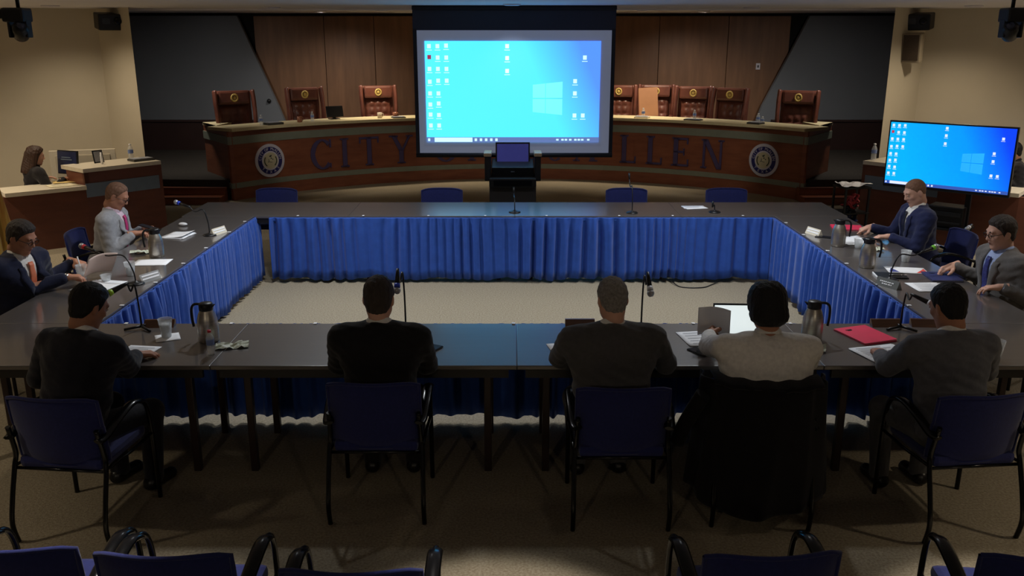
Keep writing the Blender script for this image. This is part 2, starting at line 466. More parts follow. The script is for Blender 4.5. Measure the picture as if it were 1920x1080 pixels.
WORD = [('C', 602), ('I', 646), ('T', 692), ('Y', 752), ('O', 836), ('F', 892), ('M', 984), ('c', 1040), ('A', 1098), ('L', 1178), ('L', 1227), ('E', 1276), ('N', 1336)]
for ch, u in WORD: put_letter(ch, arc_angle(u - 960), dais)

def seal(label, u, z):
    a = arc_angle(u - 960); p = dpt(a, DR - 0.006)
    t = thing('city_seal', label, 'emblem', (p.x, p.y, z), -math.degrees(a), 'round city seals')
    def disc(name, r, y0, y1, m):
        q = MB(); q.X = rot(90).to_4x4(); q.lathe([(r, y0), (r, y1)], 40, smooth=False); return q.build(name, m, t)
    disc('rim', 0.285, 0, 0.02, seal_white); disc('ring', 0.235, 0.019, 0.026, seal_blue); disc('centre', 0.165, 0.025, 0.032, seal_white)
    disc('field', 0.14, 0.031, 0.036, seal_cream)
    def curved(txt, r, a0, a1, flip, size):
        q = MB(); n = len(txt)
        for i, ch in enumerate(txt):
            if ch == ' ': continue
            an = a0 + (a1 - a0) * i / (n - 1)
            vs, fs = text_mesh(ch, size, 0.006)
            R2 = Matrix.Rotation(an + (PI if flip else 0), 3, 'Z')
            c = Vector((-r * math.sin(an), r * math.cos(an), 0.028))
            vs = [R2 @ v + c for v in vs]
            q.add([(v.x, -v.z, v.y) for v in vs], fs)
        q.build('lettering', seal_white, t)['kind'] = 'stuff'
    curved('CITY OF McALLEN', 0.2, math.radians(80), math.radians(-80), False, 0.064)
    curved('TEXAS', 0.2, math.radians(132), math.radians(228), True, 0.064)
    q = MB()
    for s in (-1, 1):
        pts = [(s * 0.118 * math.sin(math.radians(b)), -0.037, -0.112 * math.cos(math.radians(b))) for b in range(40, 125, 12)]
        q.tube(pts, 0.009, 6)
    q.build('wreath', seal_dark, t)
    q = MB()
    q.ball((0.0, -0.036, 0.075), (0.022, 0.008, 0.012), 8, 6); q.ball((0.016, -0.036, 0.09), (0.012, 0.006, 0.008), 8, 6)
    q.ball((0.015, -0.036, 0.04), (0.012, 0.006, 0.012), 8, 6); q.ball((0.045, -0.036, 0.02), (0.01, 0.006, 0.01), 8, 6)
    q.tube([(-0.05, -0.037, -0.03), (-0.03, -0.037, 0.0), (-0.035, -0.037, 0.03)], 0.005, 6); q.tube([(-0.03, -0.037, -0.02), (0.03, -0.037, -0.03)], 0.004, 6)
    q.build('device', seal_dark, t)
    return t
seal('round white and navy city seal left of the letter C', 505, 0.60)
seal('round white and navy city seal right of the letter N', 1433, 0.60)

# steps each side of the dais
for s, lab in ((-1, 'low wooden steps up to the dais left of the council desk'), (1, 'low wooden steps up to the dais right of the council desk')):
    t = thing('platform_steps', lab, 'steps', (s * 5.95, 14.6, 0), 0)
    for k in range(2):
        m2 = MB(); m2.box((0, k * 0.32 - 0.16, 0.055 + k * 0.055), (2.3, 0.34, 0.11 + k * 0.11), b=0.008); m2.build('step', wood_step, t)
        m2 = MB(); m2.box((0, k * 0.32 - 0.335, 0.115 + k * 0.11), (2.32, 0.05, 0.02)); m2.build('nosing', wood_desk, t)

# ------------------------------------------------------------------ leather council chairs (face -Y, towards the room)
def exec_chair():
    t = thing('leather_council_chair', 'x', 'chair', (0, 0, 0), 0, 'oxblood leather council chairs')
    Z0 = 0.46
    def back(u, v):       # tufted lower panel
        x = (u - 0.5) * 0.46; z = 0.52 + v * 0.44
        d = math.cos(PI * (x / 0.115)) * math.cos(PI * ((z - 0.52) / 0.127)) 
        e = (1 - (2 * u - 1) ** 8) * (1 - (2 * v - 1) ** 8)
        return Vector((x, -0.02 - 0.035 * e - 0.022 * abs(d) * e + 0.06 * v, z))
    m = MB(); m.grid(back, 37, 31); m.build('tufted_panel', leather, t)
    b = MB()
    for i in range(-1, 3):
        for j in range(0, 4):
            x = -0.115 * 0.5 + (i - 0.5) * 0.115 + 0.0575 * (j % 2) + 0.03; z = 0.52 + 0.0635 + j * 0.1
            if abs(x) < 0.21 and z < 0.88: b.ball((x, -0.058 + 0.06 * (z - .52) / .38, z), 0.009, 6, 4)
    b.build('buttons', leather, t)['kind'] = 'stuff'
    m = MB(); m.box((0, 0.02, 1.07), (0.5, 0.13, 0.2), R=rot(-6), b=0.035); m.build('headrest', leather, t)
    e = MB(); e.X = Matrix.Translation((0, -0.047, 1.07)) @ rot(90).to_4x4(); e.lathe([(0.036, 0), (0.062, 0), (0.062, 0.012), (0.036, 0.012), (0.036, 0)], 24, cap=False)
    e.ball((0, 0, 0.006), (0.028, 0.03, 0.006), 10, 6); e.build('gold_emblem', gold, t)
    for s in (-1, 1):
        m = MB(); m.tube(smooth_path([(s * 0.29, -0.06, 0.50), (s * 0.30, -0.09, 0.75), (s * 0.305, -0.05, 0.98), (s * 0.30, 0.0, 1.17)], 5), [0.042] * 10 + [0.046] * 5 + [0.044], 10, flat=(1.6, 0.75), up=(0, 1, 0)); m.build('wing', leather, t)
        m = MB(); m.box((s * 0.285, -0.2, 0.66), (0.08, 0.34, 0.07), b=0.03); m.build('armrest', leather, t)
        m = MB(); m.tube([(s * 0.285, -0.3, 0.64), (s * 0.27, -0.28, 0.46)], 0.022, 8); m.build('arm_post', leather, t)
    m = MB(); m.box((0, 0.075, 0.83), (0.58, 0.07, 0.68), R=rot(-5), b=0.03); m.build('back_shell', leather, t)
    m = MB(); m.box((0, -0.24, 0.46), (0.56, 0.52, 0.13), b=0.05); m.build('seat', leather, t)
    m = MB(); m.lathe([(0.03, 0.1), (0.03, 0.4)], 10); m.build('gas_post', black_m, t)
    m = MB()
    for k in range(5):
        a = 2 * PI * k / 5; m.tube([(0, 0, 0.11), (0.3 * math.cos(a), 0.3 * math.sin(a), 0.05)], [0.03, 0.02], 6); m.ball((0.3 * math.cos(a), 0.3 * math.sin(a), 0.03), 0.03, 8, 6)
    m.build('star_base', black_m, t)
    t.scale = (1.10, 1.12, 1.19)
    return t
ex = exec_chair()
def arcpos(u, r, z):   # a point behind the desk at the bearing of u
    a = arc_angle(u - 960) * 1.0
    return a
EXC = [(440, 1.0, -4, 'leather council chair with tufted back at the left end of the council desk'),
       (571, 1.1, 6, 'second tufted leather council chair from the left end of the council desk'),
       (709, 1.1, 2, 'tufted leather council chair just left of the hanging screen'),
       (1160, 1.1, 0, 'tufted leather council chair half hidden at the right edge of the hanging screen'),
       (1230, 1.42, 4, 'leather council chair with a tan cardboard sheet leaning before it'),
       (1300, 1.12, -3, 'tall dark tufted leather council chair between the cardboard sheet and reddish chair'),
       (1369, 0.98, -10, 'reddish tufted leather council chair, second from the right end of the desk'),
       (1496, 1.02, 8, 'leather council chair with tufted back at the right end of the council desk')]
exo = []
for i, (u, dr, yaw, lab) in enumerate(EXC):
    # solve radius along the bearing
    r = DR + dr
    lo, hi = -1.2, 1.2
    for _ in range(40):
        mm = (lo + hi) / 2; p = dpt(mm, r); d = p.y * 0.9622 + 1.2 * 0.2723
        if 1650 * p.x / d < u - 960: lo = mm
        else: hi = mm
    p = dpt(mm, r)
    rz = -math.degrees(mm) * 0.75 + yaw
    zl = 0.345
    if i == 0: ex['label'] = lab; put(ex, (p.x, p.y, zl), rz)
    else: dup(ex, lab, (p.x, p.y, zl), rz)
    exo.append((p.x, p.y, rz))
card_m = mat('tan_cardboard', (176, 128, 96), 0.75, nscale=5, namt=0.06)
m = MB(); m.box((0, 0, 0.3), (0.36, 0.012, 0.6), R=rot(-8, 0, 0) @ rot(0, -4, 0)); o = m.build('cardboard_sheet', card_m)
_r = DR + 0.58; _a = arc_angle(1215 - 960); _p = dpt(_a * 0.93, _r)
put(o, (_p.x, _p.y, 1.13), -10); tag(o, 'tan cardboard sheet leaning against a leather council chair', 'cardboard')

# things on the council desk
def at_desk(u, r): 
    lo, hi = -1.2, 1.2
    for _ in range(40):
        mm = (lo + hi) / 2; p = dpt(mm, r); d = p.y * 0.9622 + 1.4 * 0.2723
        if 1650 * p.x / d < u - 960: lo = mm
        else: hi = mm
    return dpt(mm, r), -math.degrees(mm)
bottle_cap_w = mat('white_cap', (230, 230, 232), 0.4, nscale=8, namt=0.02)
bottle_lab = mat('blue_bottle_label', (120, 140, 190), 0.5, nscale=20, namt=0.2)
def water_bottle(label, loc, capm, h=0.2, r=0.032, group='water bottles'):
    t = thing('water_bottle', label, 'bottle', loc, 0, group)
    m = MB(); m.lathe([(r * .92, 0), (r, .01), (r, h * .35), (r * .9, h * .42), (r, h * .5), (r, h * .68), (r * .75, h * .8), (r * .42, h * .88), (r * .42, h * .93)], 16); m.build('bottle_body', clear_m, t)
    m = MB(); m.lathe([(r * 1.01, h * .42), (r * 1.01, h * .64)], 16, cap=False); m.build('wrapper', bottle_lab, t)
    m = MB(); m.lathe([(r * .48, h * .91), (r * .48, h), (r * .4, h * 1.005)], 12); m.build('cap', capm, t)
    return t
for u, r, lab in [(490, DR + .1, 'clear water bottle on the council desk beside the left end chair'),
                  (586, DR + .15, 'clear water bottle on the council desk before the second chair from left'),
                  (1206, DR + .2, 'clear water bottle on the council desk before the cardboard sheet'),
                  (1302, DR + .2, 'clear water bottle on the council desk before the tall dark chair'),
                  (1421, DR + .2, 'taller clear water bottle in the pair left of the right end chair'),
                  (1429, DR + .12, 'shorter clear water bottle in the pair left of the right end chair')]:
    p, rz = at_desk(u, r)
    water_bottle(lab, (p.x, p.y, DZ), bottle_cap_w, 0.17 if 'shorter' not in lab else 0.13)
mug_m = mat('pale_mug_ceramic', (205, 190, 170), 0.3, nscale=9, namt=0.04)
mug_b = mat('copper_mug_glaze', (150, 96, 70), 0.3, nscale=9, namt=0.06)
for u, r, mm, lab in [(562, DR + .12, mug_b, 'copper brown mug on the council desk, second chair from left'), (712, DR + .15, mug_m, 'pale mug with handle on the council desk left of the screen'),
                      (741, DR + .12, mug_b, 'small copper cup on the council desk closest to the screen')]:
    p, rz = at_desk(u, r)
    t = thing('mug', lab, 'mug', (p.x, p.y, DZ), rz)
    m = MB(); m.lathe([(.038, 0), (.044, .005), (.044, .1), (.039, .1), (.038, .01)], 16); m.build('cup', mm, t)
    m = MB(); m.tube([(.042, 0, .085), (.07, 0, .075), (.075, 0, .045), (.045, 0, .02)], .007, 6); m.build('handle', mm, t)
tray_m = mat('dark_desk_pad', (60, 58, 52), 0.5, nscale=14, namt=0.08)
for u, w, hgt, lab in [(512, .3, .035, 'low grey document tray on the council desk left end'), (1204, .26, .03, 'pale flat box on the council desk below the cardboard sheet'),
                       (1300, .3, .02, 'thin grey pad on the council desk before the tall dark chair'), (1417, .24, .03, 'low grey tray beneath the bottles near the right end chair'),
                       (747, .24, .02, 'thin pad on the council desk beside the screen edge')]:
    p, rz = at_desk(u, DR + .05)
    t = thing('desk_tray', lab, 'tray', (p.x, p.y, DZ), rz)
    m = MB(); m.box((0, 0, hgt / 2), (w, .2, hgt), b=.006); m.build('tray_body', counter_w if 'pale' in lab else tray_m, t)
    m = MB(); m.box((0, 0, hgt + .004), (w * .85, .16, .008)); m.build('sheet', paper_grey, t)
p, rz = at_desk(628, DR + .3)
t = thing('desk_monitor', 'dark desk monitor on the council desk between two leather chairs', 'monitor', (p.x, p.y, DZ), rz)
m = MB(); m.box((0, 0, .14), (.32, .03, .2), R=rot(-12), b=.008); m.build('screen_shell', black_m, t)
m = MB(); m.box((0, .04, .03), (.05, .05, .06)); m.box((0, .04, .006), (.18, .14, .012)); m.build('stand', black_m, t)

# ------------------------------------------------------------------ side desks (clerk left, staff right)
def side_desk(s, lab):
    t = thing('staff_desk', lab, 'desk', (0, 0, 0))
    A = Vector((s * 4.92, 12.21)); B = Vector((s * 5.57, 11.42)); C = Vector((s * 6.3, 10.82)); D = Vector((s * 7.6, 10.0))
    A2 = Vector((s * 5.36, 12.72))
    def seg(a, b, dz0, dz1, th, name, m, off=0.0, ext=0.0):
        d = (b - a).normalized(); n = Vector((d.y, -d.x)) if s < 0 else Vector((-d.y, d.x))   # towards the room
        n = n if n.y < 0 else -n
        a = a - d * ext; b = b + d * ext
        p = [a + n * off, b + n * off, b + n * (off - th), a + n * (off - th)]
        q = MB(); q.prism([tuple(v) for v in p], dz0, dz1); return q.build(name, m, t)
    seg(A, B, 0, 0.95, .05, 'front_panel', wood_desk)
    seg(A, B, .62, .80, .01, 'slate_band', band_b, off=.011)
    seg(A, B, .95, 1.0, .62, 'upper_worktop', counter_w, off=.05, ext=.03)
    seg(B, C, 0, .73, .05, 'lower_front_panel', wood_desk)
    seg(B, C, .73, .78, .55, 'lower_worktop', counter_w, off=.05)
    seg(B, B + (A - B).normalized() * .06, .78, .95, .5, 'step_panel', wood_desk)
    seg(A, A2, 0, .949, .05, 'end_panel', wood_desk)
    seg(C, D, 0, .73, .05, 'wing_panel', wood_desk)
    return t
side_desk(-1, 'dark wood staff desk with off-white worktops at the left wall')
side_desk(1, 'dark wood staff desk behind the large television on the right')

# ------------------------------------------------------------------ hanging projection screen
SY = 12.0
scr = thing('projection_screen', 'large hanging projection screen showing a cyan computer desktop', 'projection screen', (0.03, SY, 0))
def emis(name, rgb, strength):
    m = mat(name, rgb, 0.8, nscale=3, namt=0.02, emit=rgb, estr=strength)
    return m
def picture_mat(name, c0, c1, c2, strength, w, h):
    m = bpy.data.materials.new(name); m.use_nodes = True; nt = m.node_tree; b = nt.nodes['Principled BSDF']
    b.inputs['Base Color'].default_value = (0.02, 0.02, 0.02, 1); b.inputs['Roughness'].default_value = 0.5
    tc = nt.nodes.new('ShaderNodeTexCoord'); sp = nt.nodes.new('ShaderNodeSeparateXYZ'); nt.links.new(tc.outputs['Object'], sp.inputs[0])
    mx = nt.nodes.new('ShaderNodeMath'); mx.operation = 'MULTIPLY_ADD'; mx.inputs[1].default_value = 1 / w; mx.inputs[2].default_value = 0.5
    nt.links.new(sp.outputs['X'], mx.inputs[0])
    mz = nt.nodes.new('ShaderNodeMath'); mz.operation = 'MULTIPLY_ADD'; mz.inputs[1].default_value = 0.25 / h; nt.links.new(sp.outputs['Z'], mz.inputs[0]); nt.links.new(mx.outputs[0], mz.inputs[2])
    r = nt.nodes.new('ShaderNodeValToRGB'); e = r.color_ramp.elements
    e[0].position = 0.1; e[0].color = (*lin(c0), 1); e[1].position = 1.0; e[1].color = (*lin(c2), 1)
    x = e.new(0.68); x.color = (*lin(c1), 1)
    nt.links.new(mz.outputs[0], r.inputs[0]); nt.links.new(r.outputs[0], b.inputs['Emission Color']); b.inputs['Emission Strength'].default_value = strength
    return m
def desktop(par, w, h, mats, es):
    """a computer desktop w x h metres in the x-z plane facing -y, origin in the middle; mats: picture, icon, accent, bar"""
    pic, icon, accent, bar, logo = mats
    q = MB(); q.box((0, 0, 0), (w, .004, h)); q.build('desktop_picture', pic, par)
    bw = h * .052
    q = MB(); q.box((0, -.003, -h / 2 + bw / 2), (w, .004, bw)); q.build('taskbar', bar, par)
    q = MB(); q.box((-w * .345, -.006, -h / 2 + bw / 2), (w * .22, .003, bw * .84)); q.build('search_box', icon, par)
    q = MB()
    def ic(fx, fz, sz=.021, mi=0, wd=1.0):
        qi = MB(); qi.box((-w / 2 + fx * w, -.004, h / 2 - fz * h), (sz * w * wd, .003, sz * w * 1.1), b=.0012); qi.build('desktop_icon', (icon, accent, icon)[mi], par)
        if mi == 0: q.box((-w / 2 + fx * w, -.004, h / 2 - (fz + .037) * h), (sz * w * 1.5, .003, .006 * h), mi=0)
    cols = [(.025, [.05, .155, .27, .395, .51, .62, .72, .83]), (.073, [.05, .16, .27, .385, .51, .61, .725, .83]), (.122, [.045, .16, .27, .385])]
    for fx, zz in cols:
        for fz in zz:
            k = 0
            if (fx, fz) == (.025, .155): k = 1
            ic(fx, fz, mi=k)
    for fz in (.05, .165, .29): ic(.468, fz)
    for fx, fz in ((.91, .16), (.857, .39), (.857, .51), (.857, .73), (.905, .73)): ic(fx, fz)
    for fx in (.285, .315, .345, .375, .405): ic(fx, .974, .014, mi=2)
    for k, fx in enumerate((.76, .79, .81, .835, .865, .885, .905, .94)): q.box((-w / 2 + fx * w, -.006, -h / 2 + bw / 2), (.014 * w, .003, bw * .3), mi=2)
    q.box((-w / 2 + .013 * w, -.006, -h / 2 + bw / 2), (.012 * w, .003, bw * .5), mi=2)
    q.build('icon_captions', [icon, accent, icon], par)['kind'] = 'stuff'
    lx, lz, lw, lh = -w / 2 + .70 * w, -.06 * h, .17 * w, .30 * h
    for i in (0, 1):
        for j in (0, 1):
            x0 = lx - lw / 2 + i * lw * .44; x1 = x0 + lw * (.42 if i == 0 else .56)
            def edge(x, top): 
                f = (x - lx) / lw
                g = lh * (.5 + .10 * f)
                return lz + (g if top else -g)
            zm = lz
            if j: z00, z01, z10, z11 = zm + .006 * h, edge(x0, 1), zm + .006 * h, edge(x1, 1)
            else: z00, z01, z10, z11 = edge(x0, 0), zm - .006 * h, edge(x1, 0), zm - .006 * h
            q = MB(); q.add([(x0, -.0045, z00), (x1, -.0045, z10), (x1, -.0045, z11), (x0, -.0045, z01)], [(0, 1, 2, 3)]); q.build('window_emblem_pane', logo, par)
SW, SH = 2.56, 1.60       # pale face
top = 2.73; bot = top - SH
m = MB(); m.box((0, 0.012, (top + bot) / 2), (SW, .008, SH)); m.build('screen_fabric', mat('grey_white_screen_cloth', (150, 156, 176), .9, nscale=5, namt=.02, emit=(150, 158, 182), estr=.22), scr)
bl = mat('black_screen_mask', (20, 24, 34), .6, nscale=5, namt=.05)
m = MB(); m.box((0, 0.014, (top + CEIL) / 2), (SW + .10, .008, CEIL - top)); m.build('drop_cloth', mat('navy_black_drop_cloth', (34, 40, 58), .45, nscale=5, namt=.05), scr)
for s in (-1, 1):
    m = MB(); m.box((s * (SW / 2 + .025), 0.010, (top + bot) / 2 - .01), (.05, .012, SH + .06)); m.build('side_mask', bl, scr)
m = MB(); m.tube([(-SW / 2 - .05, 0.01, bot - .03), (SW / 2 + .05, 0.01, bot - .03)], .03, 10); m.build('bottom_bar', bl, scr)
m = MB(); m.box((0, .03, CEIL - .03), (SW + .11, .1, .05), b=.01); m.build('screen_housing', bl, scr)
dsk = bpy.data.objects.new('projected_desktop', None); COL.objects.link(dsk); dsk.parent = scr
PW, PH = 2.32, 1.32
dsk.location = (-.02, -0.002, 1.935)
desktop(dsk, PW, PH, (picture_mat('projected_picture', (66, 190, 255), (66, 186, 255), (66, 116, 236), 1.9, PW, PH), emis('projected_white', (170, 212, 216), 1.7), emis('projected_red', (170, 60, 90), .8),
                      emis('projected_bar', (104, 128, 186), .8), emis('projected_pale_blue', (90, 194, 255), 1.9)), 1)

# ------------------------------------------------------------------ television on its stand
tv = thing('television', 'large flat television on stand showing a blue computer desktop', 'television', (5.375, 10.89, 0), -41.4)
# its picture faces the room centre
W_, H_ = 1.48, .84
m = MB(); m.box((0, .03, 1.205), (W_, .05, H_), b=.008); m.build('bezel', grey_metal, tv)
pn = bpy.data.objects.new('screen_panel', None); COL.objects.link(pn); pn.parent = tv; pn.location = (0, .001, 1.215)
desktop(pn, W_ - .04, H_ - .06, (picture_mat('television_picture', (0, 176, 246), (0, 150, 255), (8, 66, 242), 1.1, W_, H_), emis('television_white', (225, 235, 250), 1.0), emis('television_red', (200, 50, 70), .9),
                                emis('television_bar', (60, 96, 190), .8), emis('television_pale_blue', (40, 170, 252), 1.05)), 1)
m = MB()
for s in (-1, 1): m.box((s * .28, .1, .55), (.06, .05, 1.1)); m.box((s * .28, .02, .03), (.07, .6, .05), b=.01)
m.box((0, .1, 1.1), (.62, .04, .3)); m.build('stand_frame', black_m, tv)
m = MB(); m.box((0, .08, .34), (.7, .4, .03), b=.006); m.build('stand_shelf', black_m, tv)
o = thing('media_player', 'black media player on the shelf under the television', 'electronics', tv.location + Vector((.1, .0, .356)), -41)
m = MB(); m.box((0, 0.02, .13), (.42, .3, .26), b=.012); m.build('casing', black_m, o)
m = MB(); m.box((0, -.135, .17), (.36, .01, .05), b=.003); m.box((0, -.135, .06), (.36, .01, .02), b=.003); m.build('front_slots', grey_metal, o)

# equipment crate with cables, beside the right desk
t = thing('cable_cart', 'small black cart full of coiled red and blue cables', 'cart', (4.55, 11.7, 0), 12)
m = MB()
for x in (-.17, .17):
    for y in (-.14, .14): m.box((x, y, .36), (.025, .025, .72))
m.build('cart_frame', black_m, t)
for z in (.1, .38, .72):
    m = MB(); m.box((0, 0, z), (.38, .32, .02)); m.build('cart_shelf', black_m, t)
cr = mat('red_cable', (150, 40, 44), .5, nscale=9, namt=.1); cb = mat('blue_cable', (52, 70, 130), .5, nscale=9, namt=.1)
for mm, z0, sd in ((cr, .47, 3), (cr, .55, 9), (cb, .2, 5), (cb, .28, 8), (black_m, .4, 2)):
    rr = random.Random(sd); pts = []
    for k in range(26):
        a = k * .9; pts.append((.12 * math.cos(a) + rr.uniform(-.02, .02), -.02 + .1 * math.sin(a * 1.1) + rr.uniform(-.02, .02), z0 + rr.uniform(-.06, .08)))
    m = MB(); m.tube(smooth_path(pts, 3), .012, 6); m.build('cable_coil', mm, t)
rr = random.Random(4); m = MB(); m.grid(lambda u, v: Vector(((u - .5) * .42, (v - .5) * .3, .735 + rr.uniform(0, .05))), 9, 6, smooth=False); m.build('white_cloth', paper_w, t)

# ------------------------------------------------------------------ lectern under the screen
lt = thing('lectern', 'black lectern with monitor below the hanging screen', 'lectern', (0.01, 11.7, 0))
m = MB(); m.box((0, 0.1, .38), (.62, .42, .76), b=.01); m.build('cabinet', mat('dark_lectern_laminate', (38, 34, 34), .45, nscale=5, namt=.06), lt)
m = MB(); m.box((0, 0.05, .80), (.62, .5, .12), b=.015); m.build('desk_tray', black_m, lt)
m = MB(); m.box((0, .1, .95), (.56, .34, .16), R=rot(14), b=.01); m.build('console', black_m, lt)
for s in (-1, 1):
    m = MB(); m.box((s * .33, .1, .98), (.08, .44, .34), b=.012); m.build('side_cheek', black_m, lt)
    m = MB(); m.box((s * .33, -.02, 1.165), (.1, .34, .045), R=rot(0), b=.008); m.build('cheek_cap', mat('pale_wood_cap', (176, 150, 116), .5, nscale=5, namt=.1, stretch=(6, 1, 6)), lt)
m = MB(); m.box((0, .16, 1.14), (.46, .03, .30), R=rot(-8), b=.006); sc_ = m.build('monitor', black_m, lt)
m = MB(); m.box((0, .138, 1.145), (.42, .006, .25), R=rot(-8)); m.build('monitor_glass', mat('dim_indigo_screen', (60, 62, 128), .2, nscale=4, namt=.15, emit=(58, 60, 130), estr=.35), sc_)
m = MB(); m.box((0, -.075, .93), (.05, .006, .012)); m.build('maker_plate', chrome, lt)
m = MB(); m.box((0, -.21, .80), (.5, .01, .07)); m.build('drawer_front', black_gloss, lt)

# ------------------------------------------------------------------ folding tables
def table_mesh(L, W, T=.75):
    parts = []
    q = MB(); q.box((0, 0, T - .014), (L - .0006, W - .0006, .028), b=.005); parts.append(('top', q, table_m))
    for s in (-1, 1):
        q = MB(); q.box((0, s * (W / 2 - .02), T - .055), (L - .1, .025, .05)); parts.append(('apron', q, table_edge))
    for sx in (-1, 1):
        q = MB(); q.box((sx * (L / 2 - .18), 0, T - .05), (.05, W - .16, .04)); parts.append(('crossbar', q, leg_m))
        for sy in (-1, 1):
            q = MB(); q.box((sx * (L / 2 - .18), sy * (W / 2 - .13), (T - .03) / 2), (.045, .045, T - .03), b=.006); parts.append(('leg', q, leg_m))
    return parts
def table(label, loc, L, W, rz, group):
    t = thing('meeting_table', label, 'table', loc, rz, group)
    for n, q, m in table_mesh(L, W): q.build(n, m, t)
    return t
CX = .03; TL = 1.828
g = 'charcoal folding meeting tables'
FY0, FY1 = 4.91, 5.72; fy = (FY0 + FY1) / 2; fw = FY1 - FY0
lab4 = ['charcoal folding table at the near left corner, under the dark suited man\'s paper', 'charcoal folding table in the near row, left of the middle seam',
        'charcoal folding table in the near row, right of the middle seam', 'charcoal folding table at the near right corner, under the red folder']
for i in range(4): table(lab4[i], (CX + (i - 1.5) * TL, fy, 0), TL, fw, 0, g)
BY0, BY1 = 9.51, 10.36; by = (BY0 + BY1) / 2; bw = BY1 - BY0
lab4 = ['charcoal folding table at the far left corner of the square', 'charcoal folding table in the far row, left of the middle seam', 'charcoal folding table in the far row, right of the middle seam',
        'charcoal folding table at the far right corner, under the open papers']
for i in range(4): table(lab4[i], (CX + (i - 1.5) * TL, by, 0), TL, bw, 0, g)
SL = (BY0 - FY1) / 2
LX0, LX1 = -3.60, -2.835; RX0, RX1 = 2.885, 3.655
for nm, xc, w, side in (('l', (LX0 + LX1) / 2, LX1 - LX0, 'left'), ('r', (RX0 + RX1) / 2, RX1 - RX0, 'right')):
    for k in range(2):
        table('charcoal folding table on the %s side of the square, %s half' % (side, ('nearer', 'farther')[k]), (xc, FY1 + SL * (k + .5), 0), SL, w, 90, g)

# ------------------------------------------------------------------ pleated skirts
def skirt(label, a, b, seed, zt=.738, zb=.045, n=None):
    a = Vector(a); b = Vector(b); L = (b - a).length; d = (b - a).normalized(); nn = Vector((-d.y, d.x, 0))   # nn towards the open floor
    rr = random.Random(seed)
    N = int(L / .011)
    # pleat spacing varies along the length
    ph = [0.0]; amp = []; hem = []
    fr = [(rr.uniform(.6, 1.4), rr.uniform(0, 6)) for _ in range(4)]
    for i in range(N + 1):
        s = i * L / N
        loc = 50 * (1 + .25 * math.sin(s * 2.1 * fr[0][0] + fr[0][1]) + .2 * math.sin(s * 5.3 * fr[1][0] + fr[1][1]))
        ph.append(ph[-1] + loc * L / N)
        amp.append(.55 + .3 * math.sin(s * 3.1 * fr[2][0] + fr[2][1]) + .25 * math.sin(s * 8.7 * fr[3][0] + fr[3][1]))
        hem.append(.012 * math.sin(s * 7.7 + fr[0][1]) + .008 * math.sin(s * 17 + fr[1][1]))
    rows = [0, .02, .06, .12, .25, .4, .55, .7, .85, 1.0]
    q = MB(); vs = []; fs = []
    for j, v in enumerate(rows):
        for i in range(N + 1):
            s = i * L / N
            k = min(1, v * 5)
            drift = .25 * math.sin(s * 4 + fr[1][1]) * v
            pp = ph[i] + drift * 3; w = math.sin(pp) + .38 * math.sin(2 * pp + .9) + .18 * math.sin(.5 * pp + 2)
            fine = math.sin(ph[i] * 2.3 + 1.1) * max(0, 1 - v * 3.2)
            off = .026 + max(.3, amp[i]) * .046 * (.25 + .75 * k) * w + .006 * fine + .006 * v
            z = zt + (zb + hem[i] - zt) * v
            vs.append(a + d * s + nn * off + Vector((0, 0, z)))
    M_ = N + 1
    for j in range(len(rows) - 1):
        for i in range(N): fs.append((j * M_ + i, j * M_ + i + 1, (j + 1) * M_ + i + 1, (j + 1) * M_ + i))
    q.add(vs, fs, 0, True)
    t = thing('table_skirt', label, 'table skirt', (0, 0, 0), 0, 'royal blue table skirts')
    o = q.build('pleated_cloth', skirt_m, t)
    md = o.modifiers.new('cloth_thickness', 'SOLIDIFY'); md.thickness = .003; md.offset = 0
    q = MB(); q.box((a + b) / 2 + nn * .006 + Vector((0, 0, zt - .02)), (L, .006, .035), R=Matrix.Rotation(math.atan2(d.y, d.x), 3, 'Z')); q.build('hook_tape', skirt_m, t)
    k = int(L / .62)
    for i in range(k):
        p = a + d * (L * (i + .5 + rr.uniform(-.15, .15)) / k)
        q = MB(); q.box(p - nn * .012 + Vector((0, 0, .7535)), (.022, .030, .004), R=Matrix.Rotation(math.atan2(d.y, d.x), 3, 'Z')); q.build('skirt_clip', bottle_cap_w, t)
    return t
skirt('royal blue pleated skirt on the left tables', (LX1 + .004, BY0 + .06, 0), (LX1 + .004, FY1 + .02, 0), 4)
skirt('royal blue pleated skirt on the right tables', (RX0 - .004, FY1 + .02, 0), (RX0 - .004, BY0 - .02, 0), 5)
skirt('royal blue pleated skirt along the far tables, facing the open floor', (RX0 - .03, BY0 - .004, 0), (-2.66, BY0 - .004, 0), 6)
skirt('royal blue pleated skirt seen from behind under the near tables', (LX1 - .03, FY1 + .004, 0), (RX0 + .03, FY1 + .004, 0), 7, zb=.052)

